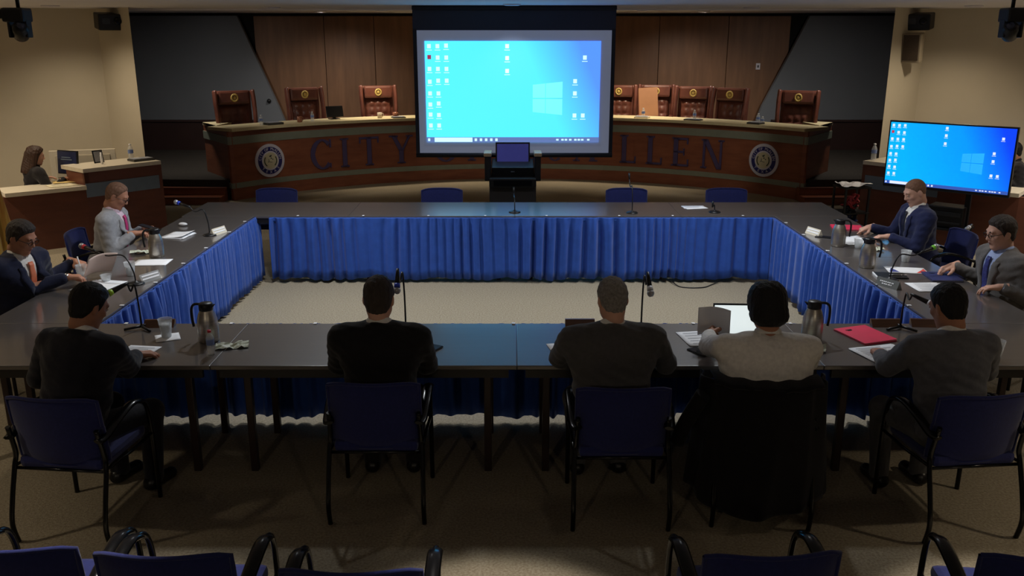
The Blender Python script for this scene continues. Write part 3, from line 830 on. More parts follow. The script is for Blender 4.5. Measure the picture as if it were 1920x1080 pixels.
# ------------------------------------------------------------------ blue armchairs on black frames (face +Y)
def arm_chair():
    t = thing('meeting_chair', 'x', 'chair', (0, 0, 0), 0, 'blue fabric meeting chairs')
    def seat(u, v):
        a = 2 * PI * u
        return None
    m = MB(); m.box((0, .02, .445), (.47, .47, .07), b=.03); m.build('seat', chair_blue, t)
    def bk(side):
        def fn(u, v):
            x = (u - .5) * .50
            e = 1 - abs(2 * v - 1) ** 6 
            zz = .44 + v * .39 - .02 * (abs(2 * u - 1) ** 6) * (1 if v > .5 else -1)
            y = -.215 - .05 * v + .085 * (2 * u - 1) ** 2 * .7
            return Vector((x, y + side * .018 * (1 - abs(2 * u - 1) ** 8) * e, zz))
        return fn
    m = MB(); m.grid(bk(1), 21, 13); m.grid(bk(-1), 21, 13); bo = m.build('backrest', chair_blue, t)
    rim = [bk(0)(u, v) for u, v in [(i / 12, 1) for i in range(13)] + [(1, 1 - i / 8) for i in range(1, 9)] + [(1 - i / 12, 0) for i in range(1, 13)] + [(0, i / 8) for i in range(1, 8)]]
    m = MB(); m.tube(rim + [rim[0]], .010, 6, cap=False); m.build('piping', chair_blue, bo)
    for s in (-1, 1):
        m = MB(); m.tube(smooth_path([(s * .262, .27, 0), (s * .262, .265, .3), (s * .262, .255, .52), (s * .264, .21, .635), (s * .266, .11, .675)], 5), .0135, 8); m.build('front_leg', black_gloss, t)
        m = MB(); m.tube(smooth_path([(s * .266, .17, .655), (s * .268, .08, .682), (s * .266, -.06, .655), (s * .258, -.19, .605), (s * .245, -.245, .60)], 5), [.012] + [.017] * 19 + [.013], 8, flat=(.8, 1.8)); m.build('armrest', black_gloss, t)
        m = MB(); m.tube(smooth_path([(s * .245, -.24, .66), (s * .25, -.205, .5), (s * .258, -.22, .42), (s * .262, -.27, .26), (s * .264, -.30, .12), (s * .264, -.275, 0)], 5), .0135, 8); m.build('rear_leg', black_gloss, t)
        m = MB(); m.tube([(s * .262, .255, .42), (s * .25, .05, .405), (s * .256, -.21, .425)], .010, 6); m.build('side_rail', black_gloss, t)
    m = MB(); m.tube([(-.256, -.21, .41), (.256, -.21, .41)], .010, 6); m.build('rear_rail', black_gloss, t)
    return t
chair0 = arm_chair(); _first = [True]
def chair(label, x, y, rz):
    if _first[0]:
        _first[0] = False; chair0['label'] = label; put(chair0, (x, y, 0), rz); return chair0
    return dup(chair0, label, (x, y, 0), rz)
chair('blue meeting chair under the man in black suit at near left corner', -2.38, 4.46, -6)
chair('blue meeting chair under the man in black suit at near row middle', -.755, 4.67, 0)
chair('blue meeting chair under the man in charcoal suit at near row middle', .60, 4.60, 0)
chair('blue meeting chair draped with a black coat', 1.40, 4.62, -5)
chair('blue meeting chair under the grey suited man at near right corner', 2.46, 4.50, 6)
chair('empty blue foreground chair cut by the left edge of the picture', -1.86, 3.07, 0)
chair('empty blue foreground chair, second from the left edge', -1.27, 3.03, -1)
chair('empty blue foreground chair left of centre at the bottom edge', -.57, 2.93, 0)
chair('empty blue foreground chair right of centre with both armrests in view', .94, 3.03, 3)
chair('empty blue foreground chair at the bottom right corner', 1.98, 3.0, -6)
chair('blue meeting chair behind the man in light grey suit', -4.02, 8.35, -84)
chair('blue meeting chair behind the man with orange tie', -4.05, 6.5, -90)
chair('blue meeting chair behind the man in navy suit at right tables', 4.15, 8.3, 92)
chair('blue meeting chair behind the man with glasses and blue shirt', 4.12, 6.6, 88)
for x, lab in [(-2.92, 'empty blue chair behind the far table, leftmost'), (-.87, 'empty blue chair behind the far table, left of the lectern'),
               (1.42, 'empty blue chair behind the far table, right of the lectern'), (2.66, 'empty blue chair behind the far table, rightmost')]:
    chair(lab, x, 10.62, 180)
chair('dark blue chair beside the left wall behind the clerk', -6.95, 11.35, -120)

# black coat over the chair back
coat_m = mat('black_coat_wool', (20, 19, 22), .9, nscale=20, namt=.15, bscale=120, bump=.2, sheen=.05, spec=.2)
def coat_fn(u, v):
    a = PI * (u - .5) * 1.12; wv = 1 + .16 * v
    x = .34 * math.sin(a) * wv + .014 * math.sin(u * 40 + 2 * v)
    y = -.02 - .32 * math.cos(a) * (1 + .10 * v) + .018 * math.sin(u * 31 + v * 3) * v
    z = .845 - .83 * v * .86 + (.0 if v > .05 else .0) - .03 * abs(2 * u - 1) ** 2 * (1 - v) + .03 * math.sin(u * 9 + 1) * v
    return Vector((x, y, z))
t = thing('draped_coat', 'black coat draped over the chair of the white shirted person', 'coat', (1.40, 4.62, 0), -5)
m = MB(); m.grid(coat_fn, 60, 24); o = m.build('coat_cloth', coat_m, t)
md = o.modifiers.new('thick', 'SOLIDIFY'); md.thickness = .012
m = MB(); m.grid(lambda u, v: Vector(((u - .5) * .58, -.34 + .2 * v + .1 * (2 * u - 1) ** 2, .845 + .012 * math.sin(PI * v) + .005 * math.sin(u * 30))), 30, 6); o = m.build('coat_fold', coat_m, t)
md = o.modifiers.new('thick', 'SOLIDIFY'); md.thickness = .012
m = MB(); m.tube(smooth_path([(-.34, -.18, .75), (-.42, -.12, .55), (-.46, -.1, .42)], 5), .045, 10, flat=(1, .7)); m.build('sleeve', coat_m, t)

# ------------------------------------------------------------------ sculpting with blended volumes
def npv(*a): return np.array(a, dtype=float)
class Field:
    def __init__(s, lo, hi, res):
        s.lo = np.array(lo, float); s.res = res
        s.n = np.ceil((np.array(hi, float) - s.lo) / res).astype(int) + 1
        s.F = np.full(tuple(s.n), 0.5, np.float32)
    def sub(s, lo, hi):
        i0 = np.maximum(0, np.floor((np.array(lo) - s.lo) / s.res).astype(int)); i1 = np.minimum(s.n, np.ceil((np.array(hi) - s.lo) / s.res).astype(int) + 1)
        i1 = np.maximum(i1, i0 + 1)
        ax = [(s.lo[d] + s.res * np.arange(i0[d], i1[d])).astype(np.float32) for d in range(3)]
        return (slice(i0[0], i1[0]), slice(i0[1], i1[1]), slice(i0[2], i1[2])), ax[0][:, None, None], ax[1][None, :, None], ax[2][None, None, :]
    def mix(s, sl, D, k):
        A = s.F[sl]
        if k <= 0: s.F[sl] = np.minimum(A, D); return
        h = np.maximum(k - np.abs(A - D), 0) / k
        s.F[sl] = np.minimum(A, D) - h * h * k * 0.25
    def cap(s, a, b, ra, rb=None, k=0.03):
        rb = ra if rb is None else rb
        a = np.array(a, float); b = np.array(b, float); m = max(ra, rb) + k + 3 * s.res
        sl, X, Y, Z = s.sub(np.minimum(a, b) - m, np.maximum(a, b) + m)
        d = b - a; L2 = max(d @ d, 1e-9)
        t = np.clip(((X - a[0]) * d[0] + (Y - a[1]) * d[1] + (Z - a[2]) * d[2]) / L2, 0, 1)
        D = np.sqrt((X - a[0] - t * d[0]) ** 2 + (Y - a[1] - t * d[1]) ** 2 + (Z - a[2] - t * d[2]) ** 2) - (ra + (rb - ra) * t)
        s.mix(sl, D.astype(np.float32), k); return s
    def ell(s, c, r, k=0.03, R=None):
        c = np.array(c, float); r = np.array(r, float); m = max(r) + k + 3 * s.res
        sl, X, Y, Z = s.sub(c - m, c + m)
        x, y, z = X - c[0], Y - c[1], Z - c[2]
        if R is not None:
            x, y, z = (x * R[0, 0] + y * R[1, 0] + z * R[2, 0]), (x * R[0, 1] + y * R[1, 1] + z * R[2, 1]), (x * R[0, 2] + y * R[1, 2] + z * R[2, 2])
        k0 = np.sqrt((x / r[0]) ** 2 + (y / r[1]) ** 2 + (z / r[2]) ** 2) + 1e-6
        k1 = np.sqrt((x / r[0] ** 2) ** 2 + (y / r[1] ** 2) ** 2 + (z / r[2] ** 2) ** 2) + 1e-6
        D = k0 * (k0 - 1) / k1
        s.mix(sl, D.astype(np.float32), k); return s
    def coords(s):
        return [(s.lo[d] + s.res * np.arange(s.n[d])).astype(np.float32).reshape([-1 if i == d else 1 for i in range(3)]) for d in range(3)]
    def mesh(s):
        F = s.F; I = F < 0
        n = np.array(F.shape)
        c = np.zeros(tuple(n - 1), np.uint8)
        offs = [(i, j, k) for i in (0, 1) for j in (0, 1) for k in (0, 1)]
        for (i, j, k) in offs: c += I[i:n[0] - 1 + i, j:n[1] - 1 + j, k:n[2] - 1 + k]
        act = (c > 0) & (c < 8)
        ci = np.argwhere(act)
        idx = np.full(act.shape, -1, np.int64); idx[act] = np.arange(len(ci))
        val = np.stack([F[ci[:, 0] + i, ci[:, 1] + j, ci[:, 2] + k] for (i, j, k) in offs], 1)
        P = np.zeros((len(ci), 3)); W = np.zeros(len(ci))
        o = np.array(offs)
        for a in range(8):
            for b in range(a + 1, 8):
                if np.abs(o[a] - o[b]).sum() != 1: continue
                x = (val[:, a] < 0) != (val[:, b] < 0)
                t = np.where(x, val[:, a] / np.where(np.abs(val[:, a] - val[:, b]) < 1e-9, 1, val[:, a] - val[:, b]), 0)
                P += np.where(x[:, None], o[a] + t[:, None] * (o[b] - o[a]), 0); W += x
        V = s.lo + s.res * (ci + P / np.maximum(W, 1)[:, None])
        Q = []
        for d in range(3):
            e1, e2 = (d + 1) % 3, (d + 2) % 3
            sa = [slice(None)] * 3; sb = [slice(None)] * 3
            sa[d] = slice(0, -1); sb[d] = slice(1, None)
            A = I[tuple(sa)]; B = I[tuple(sb)]
            x = np.argwhere(A != B)
            x = x[(x[:, e1] > 0) & (x[:, e2] > 0) & (x[:, e1] < n[e1] - 1) & (x[:, e2] < n[e2] - 1)]
            if not len(x): continue
            ins = A[x[:, 0], x[:, 1], x[:, 2]]
            def cell(p, q):
                y = x.copy(); y[:, e1] += p; y[:, e2] += q
                return idx[y[:, 0], y[:, 1], y[:, 2]]
            q = np.stack([cell(-1, -1), cell(0, -1), cell(0, 0), cell(-1, 0)], 1)
            q[~ins] = q[~ins][:, ::-1]
            Q.append(q)
        Q = np.concatenate(Q) if Q else np.zeros((0, 4), int)
        Q = Q[(Q >= 0).all(1)]
        return V, Q
def relax(V, Q, it=1, lam=0.5):
    for _ in range(it):
        S = np.zeros_like(V); C = np.zeros(len(V))
        for a in range(4):
            b = (a + 1) % 4
            np.add.at(S, Q[:, a], V[Q[:, b]]); np.add.at(C, Q[:, a], 1)
            np.add.at(S, Q[:, b], V[Q[:, a]]); np.add.at(C, Q[:, b], 1)
        V = V + lam * (S / np.maximum(C, 1)[:, None] - V)
    return V
def npmesh(name, pieces, mats, parent):
    """pieces: list of (V, Q(list of 4- or 3- index rows), material index)"""
    V = np.concatenate([p[0] for p in pieces]); me = bpy.data.meshes.new(name)
    faces = []; mi = []; o = 0
    for v, q, m in pieces:
        faces.extend((q + o).tolist() if isinstance(q, np.ndarray) else [tuple(i + o for i in fc) for fc in q]); mi.extend([m] * len(q)); o += len(v)
    me.from_pydata(V.tolist(), [], faces)
    for m in mats: me.materials.append(m)
    me.polygons.foreach_set('material_index', mi)
    me.polygons.foreach_set('use_smooth', [True] * len(faces))
    me.update()
    ob = bpy.data.objects.new(name, me); COL.objects.link(ob); ob.parent = parent
    return ob
def mbpiece(m, mi):
    q = [f for f in m.f]
    return (np.array([list(v) for v in m.v]), q, mi)

# ---- head, modelled once in its own frame (origin between the ears, +y is the face)
HF = Field((-.13, -.16, -.2), (.13, .16, .18), .0048)
def head_base(f, ears=True):
    f.ell((0, -.012, .028), (.074, .096, .094), 0)
    f.ell((0, .020, -.040), (.061, .070, .078), .04)
    f.cap((0, .058, -.098), (0, .050, -.085), .022, .03, .03)
    f.cap((-.045, -.0, -.06), (-.012, .055, -.1), .02, .018, .03); f.cap((.045, -.0, -.06), (.012, .055, -.1), .02, .018, .03)
    if ears:
        f.cap((-.034, .076, .030), (.034, .076, .030), .0135, None, .02)
        f.cap((0, .086, .018), (0, .103, -.024), .0085, .0125, .014)
        f.ell((-.012, .094, -.028), (.008, .010, .007), .008); f.ell((.012, .094, -.028), (.008, .010, .007), .008)
        f.cap((-.016, .083, -.058), (.016, .083, -.058), .008, None, .01)
        f.ell((-.042, .058, -.018), (.02, .02, .018), .02); f.ell((.042, .058, -.018), (.02, .02, .018), .02)
        for sx in (-1, 1):
            f.ell((sx * .078, -.012, -.006), (.009, .021, .033), .008, np.array(rot(0, 0, sx * 22)))
    f.cap((0, -.024, -.06), (0, -.028, -.105), .054, .054, .04)
head_base(HF)
for sx in (-1, 1):      # eye hollows
    sl, X, Y, Z = HF.sub((sx * .031 - .03, .05, -.02), (sx * .031 + .03, .12, .035))
    D = .0135 - np.sqrt((X - sx * .031) ** 2 * .45 + (Y - .094) ** 2 + (Z - .009) ** 2)
    HF.F[sl] = np.maximum(HF.F[sl], D.astype(np.float32))
HEAD_V, HEAD_Q = HF.mesh(); HEAD_V = relax(HEAD_V, HEAD_Q, 1, .5)
HF0 = Field((-.15, -.17, -.26), (.15, .16, .19), .0052); head_base(HF0, False)
def face_bits():
    out = []
    for sx in (-1, 1):
        m = MB(); m.ball((sx * .031, .079, .008), (.0135, .0105, .008), 10, 8); out.append(mbpiece(m, 2))
        m = MB(); m.ball((sx * .031, .0885, .005), (.0055, .003, .0055), 8, 6); out.append(mbpiece(m, 3))
        m = MB(); m.tube([(sx * .017, .0865, .012), (sx * .031, .0905, .0145), (sx * .045, .083, .010)], .0036, 6); out.append(mbpiece(m, 0))
        m = MB(); m.tube([(sx * .014, .0905, .029), (sx * .031, .0905, .0335), (sx * .049, .079, .028)], [.004, .005, .003], 6, flat=(1, .7)); out.append(mbpiece(m, 3))
    m = MB(); m.tube([(-.024, .085, -.060), (-.01, .0925, -.0575), (0, .0925, -.0585), (.01, .0925, -.0575), (.024, .085, -.060)], [.002, .004, .004, .004, .002], 6); out.append(mbpiece(m, 1))
    m = MB(); m.tube([(-.02, .085, -.066), (0, .091, -.068), (.02, .085, -.066)], [.002, .005, .002], 6); out.append(mbpiece(m, 1))
    return out
FACE = face_bits()
HAIRC = {}
def hair_mesh(style):
    if style in HAIRC: return HAIRC[style]
    f = Field(HF0.lo, HF0.lo + (HF0.n - 1) * HF0.res, HF0.res); f.n = HF0.n; f.F = HF0.F.copy()
    X, Y, Z = f.coords()
    zh_y = [-.2, -.10, -.05, -.03, -.005, .012, .03, .06, .085, .2]
    S = {'short': ([-.085, -.085, -.07, -.035, .012, -.012, .03, .066, .078, .09], .013),
         'part': ([-.09, -.09, -.07, -.03, .014, -.02, .032, .072, .084, .10], .017),
         'thin': ([-.075, -.075, -.06, -.03, .016, .0, .045, .09, .10, .11], .010),
         'fade': ([-.05, -.05, -.035, -.005, .022, .012, .04, .07, .08, .09], .005),
         'full': ([-.105, -.105, -.1, -.08, -.05, -.04, .02, .06, .075, .09], .030),
         'long': ([-.3, -.3, -.3, -.28, -.2, -.1, .0, .06, .08, .1], .022)}
    zz, th = S[style]
    zl = np.interp(Y, zh_y, zz).astype(np.float32)
    T = th * (0.75 + 0.4 * np.clip((Z + .02) / .12, 0, 1)) * np.clip(.12 + (Z - zl) / .035, .12, 1)
    wav = .0016 * np.sin(X * 260 + 30 * Y) + .0012 * np.sin(Y * 210 + X * 90) + .001 * np.sin(Z * 190 + X * 140)
    if style in ('short', 'part', 'full'): wav = wav * .7
    if style == 'fade': wav = wav * .3
    if style == 'full': f.ell((0, -.07, -.045), (.07, .04, .05), .04)
    if style == 'long':
        f.cap((0, -.055, .0), (0, -.075, -.22), .075, .085, .05)
        for sx in (-1, 1): f.cap((sx * .05, -.02, .02), (sx * .062, -.02, -.2), .035, .045, .05)
    f.F = np.maximum(f.F - T + wav, (zl - Z) * .8).astype(np.float32)
    V, Q = f.mesh(); V = relax(V, Q, 1, .4)
    HAIRC[style] = (V, Q); return HAIRC[style]

# ---- hands (left hand palm down, wrist at the origin, fingers along +y, thumb on +x)
HANDC = {}
def hand_mesh(pose):
    if pose in HANDC: return HANDC[pose]
    f = Field((-.075, -.06, -.09), (.1, .2, .05), .0042)
    f.cap((0, -.05, 0), (0, .01, 0), .026, .027, .02)
    curls = {'rest': (14, 24, 18), 'grip': (42, 58, 38), 'flat': (5, 8, 6), 'pinch': (30, 30, 18), 'point': (46, 60, 40)}[pose]
    bx = (.031, .0105, -.0105, -.030); byy = (.088, .093, .089, .079); ln = (.071, .080, .074, .057)
    for i in range(4):
        f.cap((bx[i] * .55, .012, 0), (bx[i], byy[i], .002), .0155, .0125, .018)
        c = curls if not (pose == 'point' and i == 0) else (6, 8, 6)
        p = np.array([bx[i], byy[i], 0.0]); ang = 0; sp = (i - 1.5) * -.05
        for j, fr in enumerate((.45, .31, .24)):
            ang += math.radians(c[j] + i * 2)
            L = ln[i] * fr
            q = p + L * np.array([sp * -1 * math.cos(ang), math.cos(ang), -math.sin(ang)])
            f.cap(p, q, .0098 - .001 * j, .0092 - .0011 * j, .004); p = q
    th = {'rest': [(.026, .018, -.006), (.05, .045, -.014), (.062, .075, -.022), (.066, .10, -.026)], 'flat': [(.026, .018, -.002), (.055, .04, -.006), (.075, .065, -.01), (.085, .088, -.012)],
          'grip': [(.026, .018, -.008), (.046, .048, -.026), (.044, .078, -.045), (.03, .098, -.058)], 'pinch': [(.026, .018, -.008), (.05, .05, -.022), (.052, .085, -.036), (.04, .11, -.044)],
          'point': [(.026, .018, -.008), (.046, .048, -.026), (.04, .078, -.04), (.02, .09, -.05)]}[pose]
    rr = (.0165, .0125, .0108, .0088)
    for j in range(3): f.cap(th[j], th[j + 1], rr[j], rr[j + 1], .01)
    V, Q = f.mesh(); HANDC[pose] = (V, Q); return HANDC[pose]

def strip_on(bvh, origin_fn, dirv, pts, off=.004):
    out = []
    for p in pts:
        o = origin_fn(p)
        h = bvh.ray_cast(Vector(o), Vector(dirv))
        out.append(np.array(h[0]) - np.array(dirv) * off if h[0] is not None else None)
    return out

def person(label, loc, rz, lean=12, headp=18, yaw=0, tilt=0, neckl=None, hands=None, hpose=('rest', 'rest'), hdir=(None, None), hroll=(0, 0), hair='short', hairm=None, skin=None, jacket=None, shirt=None, tie=None,
           trousers=None, ws=1.0, bulk=1.0, glasses=False, beard=None, name='person', sit=.56, hs=1.0, watch=False, shoesm=None, cuffs=True, twist=0, knees=.44, hunch=0.0, flare=.3):
    root = thing(name, label, 'person', loc, rz)
    c, s = math.cos(math.radians(-rz)), math.sin(math.radians(-rz))
    def tol(p):
        x, y = p[0] - loc[0], p[1] - loc[1]
        return npv(c * x - s * y, s * x + c * y, p[2])
    L = math.radians(lean); tw = math.radians(twist)
    u = npv(0, math.sin(L), math.cos(L)); w = npv(0, math.cos(L), -math.sin(L)); e = npv(1, 0, 0)
    ct, st = math.cos(tw), math.sin(tw)
    e2 = ct * e + st * w; w2 = ct * w - st * e
    R = np.stack([e2, w2, u], 1)
    pel = npv(0, 0, sit)
    def T(x, y, z): 
        k = min(1, max(0, z / .3))
        ex = e * (1 - k) + e2 * k; wx = w * (1 - k) + w2 * k
        return pel + ex * x + wx * (y + hunch * max(0, z - .25)) + u * z
    nl = math.radians(neckl if neckl is not None else lean + 10)
    neck0 = T(0, -.01, .515)
    hc = neck0 + .155 * npv(0, math.sin(nl), math.cos(nl))
    sh = [T(sx * .195 * ws, -.008, .455) for sx in (-1, 1)]
    # arms
    A1_, A2_ = .295, .262
    arms = []
    for i, sx in enumerate((-1, 1)):
        W = tol(hands[i]) if hands and hands[i] is not None else npv(sx * .2, .45, .79)
        S = sh[i]; d = W - S; D = np.linalg.norm(d)
        if D > .985 * (A1_ + A2_): W = S + d / D * .985 * (A1_ + A2_); d = W - S; D = np.linalg.norm(d)
        a = (A1_ ** 2 - A2_ ** 2 + D * D) / (2 * D); hgt = math.sqrt(max(A1_ ** 2 - a * a, 1e-6))
        dn = d / D; pole = npv(sx * flare, -.35, -.8); pole = pole - dn * (pole @ dn); pole /= np.linalg.norm(pole)
        E = S + dn * a + pole * hgt
        arms.append((S, E, W))
    hips = [npv(sx * .095 * bulk, .0, sit - .02) for sx in (-1, 1)]
    kn = [npv(sx * .15, knees, .50) for sx in (-1, 1)]; an = [npv(sx * .13, knees - .02, .10) for sx in (-1, 1)]
    def torso(f, o, k=.06):
        f.ell(T(0, -.012, .0), (.178 * bulk + o, .135 * bulk + o, .125 + o), k, R)
        f.ell(T(0, .012 + .02 * (bulk - 1) * 5 * .4, .17), (.165 * bulk + o, .125 * bulk + o, .17), k, R)
        f.ell(T(0, .0, .35), (.178 * ws * (1 + bulk) / 2 + o, .122 * (1 + bulk) / 2 + o, .175 + o), k, R)
        f.cap(T(-.15 * ws, -.012, .452), T(.15 * ws, -.012, .452), .062 + o, None, k)
        for sx in (-1, 1): f.cap(T(sx * .12 * ws, -.02, .462), T(sx * .04, -.02, .488), .042 + o * .6, .036 + o * .5, .04)
    lo = (-.62, -.32, -.01); hi = (.62, .95, 1.25)
    # body (skin), whole figure
    f = Field(lo, hi, .016)
    torso(f, -.012)
    f.cap(T(0, -.012, .46), hc + npv(0, -.03, -.06), .05, .052, .03)
    for i in (0, 1):
        S, E, W = arms[i]
        f.cap(S, E, .05, .042, .03); f.cap(E, W, .041, .029, .02)
        f.cap(hips[i], kn[i], .075, .055, .04); f.cap(kn[i], an[i], .052, .036, .03); f.cap(an[i] - npv(0, 0, .06), an[i] + npv(0, .15, -.065), .035, .03, .02)
    V, Q = f.mesh()
    pieces = [(V, Q, 0)]
    Rh = np.array(Euler((math.radians(-headp), math.radians(tilt), math.radians(yaw)), 'XYZ').to_matrix()) if False else np.array((Matrix.Rotation(math.radians(yaw), 3, 'Z') @ Matrix.Rotation(math.radians(-headp), 3, 'X') @ Matrix.Rotation(math.radians(tilt), 3, 'Y')))
    def hx(v): return (np.asarray(v) * hs) @ Rh.T + hc
    nb = hx((0, -.026, -.07)); na = T(0, -.012, .45)
    fn_ = Field(np.minimum(na, nb) - .1, np.maximum(na, nb) + .1, .007)
    fn_.cap(na, nb, .056, .053 * hs, 0)
    V, Q = fn_.mesh(); pieces.append((V, Q, 0))
    hm = HEAD_V.copy()
    pieces.append((hx(hm), HEAD_Q, 0))
    for v, q, m in FACE: pieces.append((hx(v), q, m))
    # hands
    wr = []
    for i, sx in enumerate((-1, 1)):
        S, E, W = arms[i]
        d = W - E; d /= np.linalg.norm(d)
        hd = tol(np.array(loc) + np.array(hdir[i])) if hdir[i] is not None else npv(d[0], d[1], d[2] * .25)
        hd = hd / np.linalg.norm(hd)
        z = npv(0, 0, 1) - hd * hd[2]; z /= np.linalg.norm(z)
        x = np.cross(hd, z)
        ra = math.radians(hroll[i]); z, x = z * math.cos(ra) + x * math.sin(ra), x * math.cos(ra) - z * math.sin(ra)
        Rm = np.stack([x, hd, z], 1)
        v, q = hand_mesh(hpose[i])
        v = v.copy(); qq = q
        if sx == 1: v[:, 0] *= -1; qq = q[:, ::-1]
        pieces.append((v @ Rm.T + W, qq, 0)); wr.append((W, d))
    lipm = mat('lip_' + skin.name, tuple(int(k) for k in (150, 92, 84)), .5, nscale=20, namt=.05)
    eyew = mat('eye_white', (214, 208, 202), .3, nscale=20, namt=.02)
    npmesh('body', pieces, [skin, lipm, eyew, hairm], root)
    # hair
    V, Q = hair_mesh(hair); npmesh('hair', [(hx(V), Q, 0)], [hairm], root)
    if beard:
        fb = Field(HF.lo, HF.lo + (HF.n - 1) * HF.res, HF.res); fb.n = HF.n; X, Y, Z = fb.coords()
        fb.F = np.maximum(HF.F - .0018, np.maximum(Z + .045 - .02 * np.clip(np.abs(X) / .05 - .5, 0, 1), np.maximum(.0 - Y + .01, -.125 - Z))).astype(np.float32)
        fb.F = np.maximum(fb.F, -(np.sqrt((X / 1.9) ** 2 + (Y - .1) ** 2 + (Z + .061) ** 2) - .014)).astype(np.float32)
        V, Q = fb.mesh(); npmesh('beard', [(hx(V), Q, 0)], [beard], root)
    # upper garment
    top = jacket or shirt
    o = .020 if jacket else .014
    f = Field(lo, hi, .0085)
    torso(f, o, .05)
    for i in (0, 1):
        S, E, W = arms[i]; d = wr[i][1]
        f.cap(S + npv(0, 0, -.005), E, .064 + o * .55, .053 + o * .5, .035)
        We = W - d * (.035 if jacket else .015)
        f.cap(E, We, .052 + o * .45, .037 + o * .4, .02)
    if jacket:   # turned collar round the neck
        ring = [T(.085 * math.sin(a), -.02 - .062 * math.cos(a), .508 + .02 * math.cos(a)) for a in np.linspace(-2.0, 2.0, 13)]
        for a, b in zip(ring[:-1], ring[1:]): f.cap(a, b, .016, None, .012)
    # wrinkles
    X, Y, Z = f.coords()
    f.F += (.0028 * np.sin(X * 46 + Z * 31 + 2) * np.sin(Z * 52 - Y * 33) + .002 * np.sin(Z * 95 + X * 40 + Y * 60) * np.sin(Y * 50 + 1.0)).astype(np.float32)
    if jacket:   # the open front
        px, py, pz = X - pel[0], Y - pel[1], Z - pel[2]
        zt = px * u[0] + py * u[1] + pz * u[2]; yt = px * w2[0] + py * w2[1] + pz * w2[2]; xt = px * e2[0] + py * e2[1] + pz * e2[2]
        wedge = np.maximum(np.maximum(np.abs(xt) - .175 * np.clip(zt - .12, 0, .5), .015 - yt), yt - .175 * bulk)
        f.F = np.maximum(f.F, -wedge).astype(np.float32)
    # neck hole
    sl, X2, Y2, Z2 = f.sub(hc - .2, hc + .2)
    V, Q = f.mesh(); V = relax(V, Q, 1, .45)
    tobj = npmesh('suit_jacket' if jacket else 'dress_shirt', [(V, Q, 0)], [top], root)
    bj = BVHTree.FromPolygons(V.tolist(), Q.tolist())
    if jacket:
        fs = Field(lo, hi, .011); torso(fs, .008, .05)
        X, Y, Z = fs.coords(); zt = (X - pel[0]) * u[0] + (Y - pel[1]) * u[1] + (Z - pel[2]) * u[2]
        fs.F = np.maximum(fs.F, .05 - zt).astype(np.float32)
        V2, Q2 = fs.mesh(); V2 = relax(V2, Q2, 1, .4); pcs = [(V2, Q2, 0)]
    else: V2, Q2 = V, Q; pcs = []
    # shirt collar and cuffs
    m = MB()
    ring = [T(.066 * math.sin(a), -.012 - .055 * math.cos(a) + (.012 if abs(a) > 2.2 else 0), .557 - .016 * (1 - math.cos(a))) for a in np.linspace(-2.85, 2.85, 25)]
    m.tube([Vector(p) for p in ring], .022, 8, flat=(1.0, .38), up=(0, 0, 1)); 
    for sx in (-1, 1):
        a = Vector(T(sx * .018, .05, .512)); b = Vector(T(sx * .062, .062, .455)); c_ = Vector(T(sx * .07, .035, .52))
        m.add([a, b, c_, a + Vector((0, .004, .012)), b + Vector((0, .008, 0)), c_ + Vector((0, .004, .008))], [(0, 1, 2), (5, 4, 3), (0, 3, 4, 1), (1, 4, 5, 2), (2, 5, 3, 0)])
    if cuffs and jacket:
        for i in (0, 1):
            W, d = wr[i]; mc = MB(); mc.tube([Vector(W - d * .05), Vector(W - d * .012)], [.036, .037], 14); npmesh('shirt_cuff', [mbpiece(mc, 0)], [shirt], root)
    if pcs: npmesh('shirt', pcs, [shirt], root)
    npmesh('shirt_collar', [mbpiece(m, 0)], [shirt], root)
    # lapels and tie follow the cloth below them
    def org(p): return T(p[0], .185 * bulk, p[1])
    if jacket:
        for sx in (-1, 1):
            rows = []
            for t_ in np.linspace(0, 1, 12):
                z = .15 + t_ * .325; xi = .175 * (z - .12) + .002
                wd = .012 + .062 * min(1, t_ * 1.25) * (1 if t_ < .86 else .6)
                rows.append(strip_on(bj, org, -w2, [(sx * (xi + wd * q), z) for q in (0, .33, .66, 1)], .007))
            m = MB(); ok = all(p is not None for r in rows for p in r)
            if ok:
                vs = [Vector(p) for r in rows for p in r]; fs_ = [(j * 4 + i, j * 4 + i + 1, j * 4 + i + 5, j * 4 + i + 4) for j in range(11) for i in range(3)]
                m.add(vs, fs_, 0, True); o_ = m.build('lapel', jacket, tobj)
                md = o_.modifiers.new('thick', 'SOLIDIFY'); md.thickness = .006; md.offset = 0
    if tie:
        b2 = BVHTree.FromPolygons(V2.tolist(), Q2.tolist())
        rows = []
        for t_ in np.linspace(0, 1, 16):
            z = .50 - t_ * .36; wd = .022 if t_ < .07 else .018 + .03 * min(1, t_ * 1.1)
            rows.append(strip_on(b2, org, -w2, [(wd * q, z) for q in (-1, -.5, 0, .5, 1)], .010 if t_ > .07 else .02))
        rows = [r for r in rows if all(p is not None for p in r)]
        m = MB(); vs = [Vector(p) for r in rows for p in r]
        m.add(vs, [(j * 5 + i, j * 5 + i + 1, j * 5 + i + 6, j * 5 + i + 5) for j in range(len(rows) - 1) for i in range(4)], 0, True)
        o_ = m.build('necktie', tie, root); md = o_.modifiers.new('thick', 'SOLIDIFY'); md.thickness = .006; md.offset = 0
    # trousers and shoes
    f = Field((-.4, -.3, 0), (.4, .8, .8), .013)
    f.ell(pel + npv(0, -.01, -.01), (.185 * bulk, .15 * bulk, .12), .04)
    for i in (0, 1):
        f.cap(hips[i], kn[i], .088 * (.5 + bulk / 2), .07, .05); f.cap(kn[i], an[i] + npv(0, 0, -.02), .068, .056, .03)
    V, Q = f.mesh(); npmesh('trousers', [(V, Q, 0)], [trousers], root)
